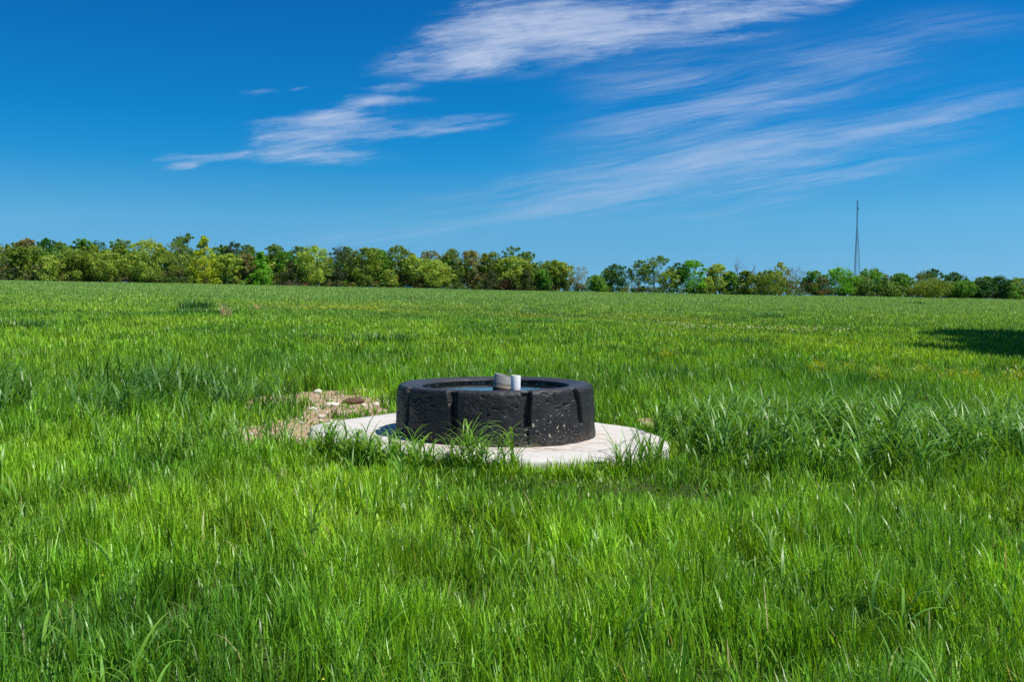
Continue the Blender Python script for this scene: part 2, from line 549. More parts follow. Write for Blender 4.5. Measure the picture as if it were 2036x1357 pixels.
pxg = X / np.maximum(Y, 1) * FPX + PW / 2
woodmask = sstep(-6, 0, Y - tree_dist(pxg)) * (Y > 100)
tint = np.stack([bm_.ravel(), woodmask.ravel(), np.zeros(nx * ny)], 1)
tag(mesh_obj('ground', np.stack([X.ravel(), Y.ravel(), Z.ravel()], 1), FQ, M_GROUND, colr=tint), kind='structure')

# ------------------------------------------------------------------ grass
def blades(P, length, width, az, lean, bend, seg, colr, twist=0.0, power=1.3, wmid=False):
    """curved tapering blades. P (n,3) roots; lean/bend radians from the vertical at root / added by the tip"""
    n = len(P)
    t = np.linspace(0, 1, seg + 1)
    th = lean[:, None] + bend[:, None] * t[None, :] ** power
    st = (length / seg)[:, None]
    dr = np.concatenate([np.zeros((n, 1)), np.cumsum(np.sin(th[:, :-1]) * st, 1)], 1)
    dz = np.concatenate([np.zeros((n, 1)), np.cumsum(np.cos(th[:, :-1]) * st, 1)], 1)
    ca, sa = np.cos(az)[:, None], np.sin(az)[:, None]
    cx, cy, cz = P[:, 0:1] + dr * ca, P[:, 1:2] + dr * sa, P[:, 2:3] + dz
    prof = (np.minimum(1, 0.45 + 1.7 * t) if wmid else np.ones_like(t)) * (1 - t ** 2.6) + 0.03
    hw = 0.5 * width[:, None] * prof[None, :]
    sa2 = az[:, None] + PI / 2 + (twist[:, None] * t[None, :] if not np.isscalar(twist) else 0)
    ox, oy = np.cos(sa2) * hw, np.sin(sa2) * hw
    L = np.stack([cx - ox, cy - oy, cz], 2)
    Rr = np.stack([cx + ox, cy + oy, cz + 0.25 * hw], 2)
    V = np.stack([L, Rr], 2).reshape(n, (seg + 1) * 2, 3)
    base = (np.arange(n) * (seg + 1) * 2)[:, None]
    f = []
    for i in range(seg):
        f.append(np.stack([base[:, 0] + 2 * i, base[:, 0] + 2 * i + 1, base[:, 0] + 2 * i + 3, base[:, 0] + 2 * i + 2], 1))
    Fq = np.stack(f, 1).reshape(-1, 4)
    C = np.repeat(colr[:, None, :], (seg + 1) * 2, 1).reshape(-1, 3)
    return V.reshape(-1, 3), Fq, C


def join(parts):
    Vs, Fs, Cs, off = [], [], [], 0
    for V, F_, C in parts:
        Vs.append(V); Fs.append(F_ + off); Cs.append(C)
        off += len(V)
    return np.concatenate(Vs), np.concatenate(Fs), np.concatenate(Cs)


YEL = np.array([0.330, 0.530, 0.026])
MID = np.array([0.175, 0.380, 0.018])
BLU = np.array([0.064, 0.200, 0.022])
PALE_SHEEN = np.array([0.300, 0.475, 0.130])
DRY = np.array([0.44, 0.41, 0.17])
GOLD = np.array([0.44, 0.52, 0.04])


def lerp(a_, b_, t):
    t = np.asarray(t)[..., None]
    return a_ + (b_ - a_) * t


# the pad outline, traced where it lies and closed behind the tank
def on_plane(px, py, z0=PAD_Z, tilt=-0.018):
    d = pdir(px, py)
    t = (CAMZ - z0) / (-d[2])
    for _ in range(20):
        zt = z0 + tilt * d[0] * t
        t = (CAMZ - zt) / (-d[2])
    return d[0] * t, d[1] * t


pad_px = [(618, 866), (618, 853), (624, 845), (700, 832.5), (793, 821), (885, 815.5), (985, 815), (1085, 822), (1180, 839), (1225, 846), (1268, 852.5), (1300, 862), (1322, 872), (1333, 883),
          (1327, 893), (1300, 902), (1240, 910), (1160, 915), (1060, 917), (960, 914), (870, 908), (790, 900), (720, 891), (662, 881), (630, 874)]
pad = np.array([on_plane(*p) for p in pad_px])
# Catmull-Rom smoothing
po = []
n_ = len(pad)
for i in range(n_):
    p0, p1, p2, p3 = pad[i - 1], pad[i], pad[(i + 1) % n_], pad[(i + 2) % n_]
    for t in np.linspace(0, 1, 6, endpoint=False):
        po.append(0.5 * ((2 * p1) + (-p0 + p2) * t + (2 * p0 - 5 * p1 + 4 * p2 - p3) * t * t + (-p0 + 3 * p1 - 3 * p2 + p3) * t ** 3))
PAD = np.array(po)
PC = PAD.mean(0)


def in_pad(x, y, grow=0.0):
    a_ = np.arctan2(y - PC[1], x - PC[0])
    pa = np.arctan2(PAD[:, 1] - PC[1], PAD[:, 0] - PC[0])
    pr = np.hypot(PAD[:, 0] - PC[0], PAD[:, 1] - PC[1])
    o = np.argsort(pa)
    rr = np.interp(a_, np.concatenate([pa[o] - 2 * PI, pa[o], pa[o] + 2 * PI]), np.tile(pr[o], 3))
    return np.hypot(x - PC[0], y - PC[1]) < rr + grow


def hmap(x, y):
    """height of the fine grass"""
    h = 0.14 + 0.14 * fbm(x * 0.75, y * 0.6, 31, 3) + 0.15 * (fbm(x * 2.6, y * 2.2, 37, 2) - 0.45)
    h = np.maximum(h, 0.07)
    h = h + 0.07 * sstep(13, 17, y)
    # grazed low round the pad and lush further off
    h = h * (1 - 0.62 * bumpf(x, y, 0.75, 8.2, 1.9, 1.25, 0.3)) * (1 - 0.15 * bumpf(x, y, -1.4, 8.5, 1.6, 0.8, 0.3))
    h = h * (1 - 0.45 * bumpf(x, y, PC[0], PC[1] + .6, 3.6, 4.2, 0.55))
    h = h * (1 - 0.55 * bare(x, y))
    h = h + 0.08 * bumpf(x, y, -5.6, 13, 2.8, 3.2) + 0.06 * bumpf(x, y, 4.6, 10.8, 3.2, 2.6) + 0.10 * bumpf(x, y, 0.9, 4.8, 0.7, 0.7)
    return h


def clump(x, y):
    """0 yellow-green .. 1 blue-green"""
    c_ = 0.42 * fbm(x / 1.7, y / 2.2, 41, 3) + 0.40 * fbm(x / 6.0, y / 8.0, 43, 3) + 0.18 * fbm(x / 24, y / 30, 45, 2)
    return np.clip((c_ - 0.30) * 2.4, 0, 1)


G0, DREF, PEXP = 3300.0, 5.5, 1.50
dd = np.concatenate([np.linspace(2.4, 40, 2000), np.linspace(40.1, 372, 3000)])
rho = G0 * np.minimum(1, DREF / dd) ** PEXP
wid = 2 * (0.5656 * dd * 1.10 + 3.4)
cdf = np.concatenate([[0], np.cumsum(0.5 * (rho[1:] * wid[1:] + rho[:-1] * wid[:-1]) * np.diff(dd))])
NB = int(cdf[-1])
d_ = np.interp(rs.rand(NB) * cdf[-1], cdf, dd)
x_ = (rs.rand(NB) * 2 - 1) * (0.5656 * d_ * 1.10 + 3.4)
y_ = d_
keep = ~in_pad(x_, y_, 0.03)
keep &= rs.rand(NB) > 0.86 * sstep(0.25, 0.8, bare(x_, y_))
keep &= y_ < tree_dist(x_ / y_ * FPX + PW / 2) + 2
# thin patches
tus = fbm(x_ * 4.6, y_ * 3.6, 53, 2)
keep &= rs.rand(NB) < 0.50 + 0.9 * fbm(x_ * 1.3, y_ * 1.1, 51, 3)
keep &= rs.rand(NB) < 0.22 + 2.2 * np.clip(tus - 0.28, 0, 1)
x_, y_, tus = x_[keep], y_[keep], tus[keep]
n_b = len(x_)
z_ = H(x_, y_)
lod = np.maximum(1, y_ / DREF)
hh = hmap(x_, y_) * (0.55 + 0.95 * tus) * (1 - 0.30 * sstep(17, 28, y_) * (1 - sstep(60, 90, y_)))
L_ = hh * (0.55 + 0.75 * rs.rand(n_b)) * (1 + 0.25 * sstep(60, 200, y_))
wd = (0.0058 + 0.0078 * rs.rand(n_b) ** 1.6) * lod ** 0.66
cl = np.clip(clump(x_, y_) + 0.35 * (rs.rand(n_b) - 0.5), 0, 1)
C_ = np.where((cl < 0.5)[:, None], lerp(YEL, MID, cl * 2), lerp(MID, BLU, cl * 2 - 1))
C_ = C_ * ((0.45 + 1.05 * rs.rand(n_b)) * (0.55 + 0.90 * fbm(x_ * 1.6, y_ * 1.3, 47, 3)))[:, None]
C_ = lerp(C_, np.broadcast_to(PALE_SHEEN, C_.shape), 0.62 * sstep(22, 130, y_) * (0.5 + rs.rand(n_b)))  # far blades painted paler for their gloss at grazing angles
# yellow-flowered and straw-coloured drifts in the middle distance
drift = bumpf(x_, y_, -11, 74, 15, 18, 0.2) + 0.7 * bumpf(x_, y_, 6, 62, 16, 9, 0.2) + 0.8 * bumpf(x_, y_, 11, 42, 7, 7, 0.2)
dm = drift * sstep(0.42, 0.62, fbm(x_ / 2.5, y_ / 5, 61, 3)) * rs.rand(n_b)
C_ = lerp(C_, np.broadcast_to(GOLD, C_.shape), np.clip(dm * 1.5, 0, 0.85))
L_ = L_ * (1 - 0.35 * np.clip(drift, 0, 1))
dry = rs.rand(n_b) < 0.007
L_[dry] *= 1.1
C_[dry] = DRY * (0.7 + 0.5 * rs.rand(dry.sum()))[:, None]
Pp = np.stack([x_, y_, z_ - 0.01], 1)
az = 6 * PI * vn(x_ * 3.1, y_ * 2.7, 57) + 1.5 * rs.randn(n_b)
lean = np.abs(rs.randn(n_b)) * 0.24
bend = 0.12 + 1.0 * rs.rand(n_b) ** 2.0 + 0.9 * (rs.rand(n_b) < 0.12)
near = y_ < 13
parts = []
# low grass grown up against the near side of the pad
nf = 2600
pxf = 615 + 725 * rs.rand(nf)
front_ = PAD[PAD[:, 1] < PC[1]]
of_ = np.argsort(front_[:, 0] / front_[:, 1])
tf_ = (pxf - PW / 2) / FPX
yf_ = np.interp(tf_, (front_[:, 0] / front_[:, 1])[of_], front_[of_, 1]) - 0.02 - 0.32 * rs.rand(nf) ** 1.4
xf_ = tf_ * yf_
cf_ = lerp(YEL, MID, np.clip(rs.rand(nf), 0, 1)) * (0.55 + 0.9 * rs.rand(nf))[:, None]
parts.append(blades(np.stack([xf_, yf_, H(xf_, yf_) - 0.01], 1), (0.13 + 0.13 * rs.rand(nf) ** 2) * (0.6 + 0.8 * fbm(xf_ * 4, yf_ * 4, 59, 2)), 0.006 + 0.008 * rs.rand(nf), rs.rand(nf) * 2 * PI,
                    0.4 * rs.rand(nf), 0.2 + 1.2 * rs.rand(nf) ** 2, 4, cf_, twist=(rs.rand(nf) - .5)))
for msk, sg in ((near, 4), (~near, 2)):
    parts.append(blades(Pp[msk], L_[msk], wd[msk], az[msk], lean[msk], bend[msk], sg, C_[msk], twist=(rs.rand(msk.sum()) - 0.5) * 1.2))
V, F_, C = join(parts)
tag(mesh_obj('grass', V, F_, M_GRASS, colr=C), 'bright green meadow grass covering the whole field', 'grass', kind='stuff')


def leafy_plants(xy, hs_, nleaf, rng, wscale=1.0, hue=0.55, zbase=None, val=1.0, droop=1.0):
    """broad-leaved grass plants: a stem and arching leaves springing from it"""
    n = len(xy)
    z = H(xy[:, 0], xy[:, 1]) if zbase is None else zbase
    P0 = np.stack([xy[:, 0], xy[:, 1], z], 1)
    h = np.asarray(hs_)
    hu = np.clip(hue + 0.5 * (rng.rand(n) - 0.5), 0, 1)
    cc = lerp(np.array([0.190, 0.370, 0.022]), np.array([0.080, 0.215, 0.034]), hu) * (val * (0.8 + 0.45 * rng.rand(n)))[:, None]
    saz = rng.rand(n) * 2 * PI
    sl = np.abs(rng.randn(n)) * 0.10
    out = [blades(P0, h * 0.80, np.full(n, 0.010 * wscale), saz, sl, np.full(n, 0.15), 3, cc * 1.05)]
    for k_ in range(nleaf):
        f = 0.12 + 0.62 * (k_ + rng.rand(n)) / nleaf
        r = np.sin(sl) * f * h * 0.8
        P = P0 + np.stack([np.cos(saz) * r, np.sin(saz) * r, np.cos(sl) * f * h * 0.8], 1)
        ln = h * (0.50 + 0.45 * rng.rand(n))
        wdt = (0.010 + 0.010 * rng.rand(n)) * wscale
        out.append(blades(P, ln, wdt, rng.rand(n) * 2 * PI, 0.15 + 0.40 * rng.rand(n), droop * (0.6 + 1.75 * rng.rand(n)), 6,
                          cc * (0.85 + 0.3 * rng.rand(n))[:, None], twist=(rng.rand(n) - 0.5) * 1.6, power=1.25, wmid=True))
    return join(out)


def scatter(rng, n, dens, x0, x1, y0, y1):
    x, y = x0 + (x1 - x0) * rng.rand(n), y0 + (y1 - y0) * rng.rand(n)
    k_ = (rng.rand(n) < dens(x, y)) & ~in_pad(x, y, 0.05)
    return np.stack([x[k_], y[k_]], 1)


rg = np.random.RandomState(11)
tall = []
right_patch = lambda x, y: np.clip(bumpf(x, y, 4.6, 10.9, 3.5, 2.3, 0.6) + 0.6 * bumpf(x, y, 8.5, 11.2, 3.0, 2.3), 0, 1) * sstep(0.30, 0.55, fbm(x * 1.1, y * 1.1, 71, 3))
q = scatter(rg, 4200, right_patch, 1.35, 11, 8.0, 13.6)
tall.append(leafy_plants(q, 0.40 + 0.34 * rg.rand(len(q)), 5, rg, 1.45, 0.68))
left_patch = lambda x, y: bumpf(x, y, -6.2, 13.6, 3.4, 2.6, 0.4) * sstep(0.34, 0.6, fbm(x * 1.0, y * 1.0, 73, 3))
q = scatter(rg, 3000, left_patch, -11, -2.8, 10.5, 16.5)
tall.append(leafy_plants(q, 0.40 + 0.36 * rg.rand(len(q)), 5, rg, 1.45, 0.85, val=0.85))
lf2 = lambda x, y: bumpf(x, y, -3.6, 9.9, 1.7, 1.5, 0.3) * sstep(0.36, 0.6, fbm(x * 1.3, y * 1.3, 75, 3))
q = scatter(rg, 420, lf2, -5.6, -2.35, 8, 12)
tall.append(leafy_plants(q, 0.32 + 0.30 * rg.rand(len(q)), 5, rg, 1.1, 0.55))
# plants scattered singly through the meadow
sg_ = lambda x, y: 0.22 + 0.78 * sstep(0.46, 0.62, fbm(x / 1.6, y / 1.6, 77, 3))
q = scatter(rg, 7500, lambda x, y: sg_(x, y) * (np.abs(x) < 0.5656 * y * 1.06 + 1) * (1 - bumpf(x, y, 0.7, 8.1, 2.2, 1.4, .4)) * (1 - bare(x, y)), -14, 14, 3.4, 22)
tall.append(leafy_plants(q, 0.19 + 0.22 * rg.rand(len(q)), 4, rg, 0.95, 0.5))
V, F_, C = join(tall)
tag(mesh_obj('tall_grass', V, F_, M_BROAD, colr=C), 'taller broad leaved grass in blue green stands', 'grass', kind='stuff')

# single clumps by the pad: things of their own
def clump_thing(name, label, xy, h, nleaf, rng, wscale=1.0, hue=0.5, val=1.0, group=None, droop=1.0, cat='grass clump'):
    V, F_, C = leafy_plants(xy, h, nleaf, rng, wscale, hue, val=val, droop=droop)
    c0 = np.array([xy[:, 0].mean(), xy[:, 1].mean(), 0])
    c0[2] = float(H(c0[0], c0[1]))
    o = mesh_obj(name, V - c0, F_, M_BROAD, colr=C)
    o.location = c0
    return tag(o, label, cat, group)


def ring(px0, px1, n, dy0, dy1, rng):
    """points strewn along the near side of the pad between two picture columns"""
    px = px0 + (px1 - px0) * rng.rand(n)
    front = PAD[PAD[:, 1] < PC[1]]
    o = np.argsort(front[:, 0] / front[:, 1])
    tx = (px - PW / 2) / FPX
    yf = np.interp(tx, (front[:, 0] / front[:, 1])[o], front[o, 1])
    y = yf - dy0 - (dy1 - dy0) * rng.rand(n)
    return np.stack([tx * y, y], 1)


G_CL = 'leafy grass clumps round the concrete pad'
clump_thing('grass_clump', 'leafy grass clump arching over the left end of the concrete pad', ring(628, 735, 50, 0.02, 0.60, rg), 0.27 + 0.22 * rg.rand(50), 7, rg, 1.1, 0.35, group=G_CL, droop=1.35)
clump_thing('grass_clump', 'leafy grass clump between the pad left end and the black tank', ring(735, 830, 32, 0.03, 0.50, rg), 0.30 + 0.22 * rg.rand(32), 6, rg, 1.15, 0.3, group=G_CL, droop=1.35)
clump_thing('grass_clump', 'broad leaved grass clump in front of the left half of the black tank', ring(830, 935, 22, 0.03, 0.38, rg), 0.24 + 0.20 * rg.rand(22), 6, rg, 1.1, 0.3, group=G_CL, droop=1.35)
clump_thing('grass_clump', 'tallest grass clump, its curling leaves crossing the middle groove of the tank', np.concatenate([ring(905, 960, 12, 0.03, 0.30, rg), ring(950, 1035, 10, .02, .3, rg)]), 0.36 + 0.24 * rg.rand(22), 7, rg, 1.15, 0.3, group=G_CL, droop=1.35)
clump_thing('grass_clump', 'upright dark grass clump over the right corner of the concrete pad', ring(1225, 1320, 30, 0.03, 0.40, rg), 0.26 + 0.22 * rg.rand(30), 5, rg, 0.95, 0.45, group=G_CL, droop=0.6)
q = ring(1120, 1215, 14, 0.03, 0.35, rg)
clump_thing('grass_clump', 'thin low grass clump at the front edge of the pad right of the tank middle', q, 0.13 + 0.12 * rg.rand(14), 4, rg, 0.8, 0.5, group=G_CL)
q = np.array([[-2.30, 11.55], [-2.22, 11.45], [-2.36, 11.5], [-2.28, 11.62], [-2.2, 11.56]])
clump_thing('weed', 'small green broad leaved weed alone on the bare gravel left of the pad', q, np.full(5, 0.14), 5, rg, 1.6, 0.3, cat='weed')


def fan_tuft(name, label, cx, cy, n, r, h, w, colr, rng, mat=M_GRASS, spread=0.35, cat='grass tuft', group=None):
    a_, rr = rng.rand(n) * 2 * PI, r * np.sqrt(rng.rand(n))
    xy = np.stack([rr * np.cos(a_), rr * np.sin(a_) * 0.8], 1)
    z0 = float(H(cx, cy))
    P = np.stack([xy[:, 0], xy[:, 1], H(xy[:, 0] + cx, xy[:, 1] + cy) - z0], 1)
    cc = colr * (0.75 + 0.5 * rng.rand(n))[:, None]
    V, F_, C = blades(P, h * (0.55 + 0.45 * rng.rand(n)), w * (0.7 + 0.6 * rng.rand(n)), a_ + 0.7 * rng.randn(n), spread * rng.rand(n), 0.25 + 0.7 * rng.rand(n), 4, cc, twist=(rng.rand(n) - .5))
    o = mesh_obj(name, V, F_, mat, colr=C)
    o.location = (cx, cy, z0)
    return tag(o, label, cat, group)


def tuft_px(px, py, *a_, **k_):
    x, y = ground_at(px, py)
    return a_, k_, x, y


DK = np.array([0.066, 0.185, 0.032])
for px, py, n, r, h, w, lab in (
        (388, 619, 260, 1.1, 0.95, 0.045, 'tall dark green grass tuft beside the pale dry stalks'),
        (408, 627, 260, 1.9, 0.55, 0.04, 'low dark green tuft spreading beside the pale dry stalks'),
        (752, 686, 300, 1.3, 0.50, 0.022, 'spiky dark tuft behind and left of the black tank'),
        (592, 680, 220, 1.2, 0.36, 0.020, 'broad dark tuft in mid field above the bare gravel'),
        (1466, 690, 260, 1.2, 0.48, 0.022, 'upright dark tuft right of the tank near the pale flower drift'),
        (1522, 634, 160, 1.5, 0.6, 0.05, 'small dark tuft beyond the pale flower drift'),
        (1818, 606, 160, 1.8, 0.7, 0.09, 'far dark tuft near the trees at the right'),
        (30, 655, 190, 1.3, 0.48, 0.035, 'wide dark tuft at the far left edge of the meadow')):
    x, y = ground_at(px, py)
    fan_tuft('grass_tuft', lab, x, y, n, r, h, w, DK, rg, group='dark grass tufts in the mid field')

STRAW = np.array([0.62, 0.50, 0.28])
for px, py, h, lab in ((443, 632, 0.85, 'taller of the two pale dry stalk bunches left of centre'), (455, 633, 0.55, 'shorter pale dry stalk bunch beside the taller one'),
                       (514, 617, 0.6, 'bleached bent stems leaning at the edge of the yellow drift')):
    x, y = ground_at(px, py)
    fan_tuft('dry_stalks', lab, x, y, 26, 0.14, h * 1.35, 0.032, STRAW, rg, spread=0.06 if px < 500 else 0.9, cat='dry grass', group='dry stalks in the meadow')

# yellow-flowering weeds behind the right-hand stand
def weed(px, py, lab, s=1.0):
    x, y = ground_at(px, py)
    n = 150
    z0 = float(H(x, y))
    a_, rr = rg.rand(n) * 2 * PI, 0.30 * s * np.sqrt(rg.rand(n))
    P = np.stack([rr * np.cos(a_), rr * np.sin(a_), 0.10 + 0.28 * s * rg.rand(n) * (1 - rr / (0.6 * s))], 1)
    cc = lerp(np.array([0.10, 0.22, 0.018]), np.array([0.36, 0.42, 0.015]), rg.rand(n))
    V, F_, C = blades(P, 0.09 + 0.06 * rg.rand(n), np.full(n, 0.032), a_, 0.5 + 0.7 * rg.rand(n), 0.8 * rg.rand(n), 2, cc, wmid=True)
    st = np.stack([rr[:14] * np.cos(a_[:14]) * .3, rr[:14] * np.sin(a_[:14]) * .3, np.zeros(14)], 1)
    V2, F2, C2 = blades(st, np.full(14, 0.34 * s), np.full(14, 0.008), a_[:14], 0.5 * rg.rand(14), 0.3 * rg.rand(14), 3, np.tile([[0.09, 0.10, 0.03]], (14, 1)))
    V, F_, C = join([(V, F_, C), (V2, F2, C2)])
    m_ = 26
    a_, rr = rg.rand(m_) * 2 * PI, 0.26 * s * np.sqrt(rg.rand(m_))
    P = np.stack([rr * np.cos(a_), rr * np.sin(a_), 0.32 * s + 0.10 * s * rg.rand(m_)], 1)
    fl = blades(P, np.full(m_, 0.035), np.full(m_, 0.030), a_, 0.9 + 0.5 * rg.rand(m_), np.zeros(m_), 2, np.array([[0.46, 0.40, 0.02]]) * (0.6 + .5 * rg.rand(m_))[:, None], wmid=True)
    V, F_, C = join([(V, F_, C), fl])
    o = mesh_obj('yellow_weed', V, F_, M_LEAF, colr=C)
    o.location = (x, y, z0)
    tag(o, lab, 'weed', 'yellow flowering weeds in the meadow')


for px, py, s, lab in ((1630, 752, 1.1, 'dark leaved yellow weed farthest left in the row of weeds'), (1688, 752, 0.9, 'sparse yellow weed second along from the dark leaved one'),
                       (1750, 766, 1.1, 'bushy yellow weed just above the tall right hand grass stand'), (1838, 758, 1.0, 'thin yellow weed midway along the weed row'),
                       (1888, 766, 0.9, 'low yellow weed between the thin weed and the bright weed'), (1936, 768, 1.0, 'brightest lime yellow weed above the tall grass'),
                       (2026, 774, 1.4, 'largest yellow weed, cut by the right edge of the photo'), (1330, 722, 0.9, 'small dark yellow flowered weed behind the tank to its right')):
    weed(px, py, lab, s)

# flowers too small and many to count
fx, fy, fc, fs = [], [], [], []
def drift_pts(cx, cy, rx, ry, n, colr, size, seed):
    x, y = cx + rx * (rg.rand(n) * 2 - 1), cy + ry * (rg.rand(n) * 2 - 1)
    k_ = rg.rand(n) < bumpf(x, y, cx, cy, rx, ry, 0.1) * sstep(0.42, 0.58, fbm(x / 2.2, y / 1.6, seed, 3))
    fx.append(x[k_]); fy.append(y[k_]); fc.append(np.tile([colr], (k_.sum(), 1))); fs.append(np.full(k_.sum(), size))
WHT, YLW = (0.56, 0.54, 0.36), (0.46, 0.50, 0.04)
drift_pts(8.6, 46, 2.6, 4.5, 520, WHT, 0.075, 81)
drift_pts(12.5, 45, 2.8, 3.2, 420, WHT, 0.075, 83)
drift_pts(15.5, 46, 3.0, 3.2, 260, WHT, 0.075, 84)
drift_pts(6.6, 38, 1.6, 2.4, 200, WHT, 0.06, 85)
drift_pts(11, 49, 4.5, 3.6, 700, YLW, 0.075, 86)
drift_pts(-11, 72, 15, 17, 4200, YLW, 0.085, 87)
drift_pts(4, 66, 12, 8, 1500, YLW, 0.085, 88)
drift_pts(-1.5, 6.5, 6, 4.5, 90, WHT, 0.011, 89)
drift_pts(2, 5, 4, 2, 60, WHT, 0.011, 90)
drift_pts(-2, 5, 5, 3, 60, YLW, 0.012, 91)
fx, fy, fc, fs = np.concatenate(fx), np.concatenate(fy), np.concatenate(fc), np.concatenate(fs)
hz = hmap(fx, fy) * (0.75 + 0.35 * rg.rand(len(fx)))
V, F_, C = blades(np.stack([fx, fy, H(fx, fy) + hz], 1), fs, fs, rg.rand(len(fx)) * 2 * PI, 0.6 + 0.7 * rg.rand(len(fx)), np.zeros(len(fx)), 2, fc * (0.7 + 0.5 * rg.rand(len(fx)))[:, None], wmid=True)
tag(mesh_obj('wildflowers', V, F_, M_FLOWER, colr=C), 'tiny white and yellow flowers drifting through the meadow', 'flowers', kind='stuff')

# low bright ground cover at the foot of the pad
q = scatter(rg, 3600, lambda x, y: np.clip(bumpf(x, y, 0.9, 8.35, 1.5, 0.75, 0.4) + bumpf(x, y, 2.25, 9.6, 0.8, 0.9, 0.4) + 0.5 * bare(x, y), 0, 1) * sstep(0.38, 0.6, fbm(x * 2.2, y * 2.2, 93, 3)), -4.5, 3.3, 7.4, 15)
nq = len(q)
cc = lerp(np.array([0.09, 0.20, 0.012]), np.array([0.15, 0.26, 0.018]), rg.rand(nq))
V, F_, C = join([blades(np.stack([q[:, 0], q[:, 1], H(q[:, 0], q[:, 1]) + 0.01 + 0.11 * rg.rand(nq) * (q[:, 1] < 9.3)], 1), 0.05 + 0.04 * rg.rand(nq), 0.020 + 0.012 * rg.rand(nq), rg.rand(nq) * 2 * PI, 0.4 + 0.6 * rg.rand(nq), 0.7 * rg.rand(nq), 3, cc, wmid=True) for _ in range(2)])
tag(mesh_obj('ground_cover', V, F_, M_BROAD, colr=C), 'bright low weeds carpeting the ground by the pad', 'ground cover', kind='stuff')

# ------------------------------------------------------------------ concrete pad
def build_pad():
    P = PAD - PC
    n = len(P)
    rings = [(0.0, -0.16, -0.01), (0.0, -0.035, 0.0), (-0.012, -0.010, 0.0), (-0.04, 0.0, 0.0)]
    V, F_ = [], []
    wob = (fbm(np.arange(n) / 5.0, np.zeros(n), 101, 3, per=n // 5) - 0.5) * 0.05
    rad = np.hypot(P[:, 0], P[:, 1])
    for inset, z, _ in rings:
        s = (rad + inset + wob * (1 if inset == 0 else 0.8)) / rad
        V.append(np.stack([P[:, 0] * s, P[:, 1] * s, np.full(n, z)], 1))
    for s in (0.85, 0.65, 0.4, 0.2):
        V.append(np.stack([P[:, 0] * s, P[:, 1] * s, np.full(n, 0.006 * math.sin(s * 9))], 1))
    V = np.concatenate(V + [np.array([[0, 0, 0]])])
    V[:, 2] += -0.018 * (V[:, 0] + PC[0]) + 0.012 * (vn(V[:, 0] * 2, V[:, 1] * 2, 103) - 0.5)
    nr = 8
    for r in range(nr - 1):
        for i in range(n):
            j = (i + 1) % n
            F_.append((r * n + i, r * n + j, (r + 1) * n + j, (r + 1) * n + i))
    for i in range(n):
        F_.append(((nr - 1) * n + i, (nr - 1) * n + (i + 1) % n, nr * n))
    o = mesh_obj('concrete_pad', V, F_, M_CONC)
    o.location = (PC[0], PC[1], PAD_Z)
    return tag(o, 'pale irregular round concrete pad under the black tank', 'concrete pad')


build_pad()

# ------------------------------------------------------------------ tyre tank
TZ = PAD_Z - 0.02
HT = 0.64


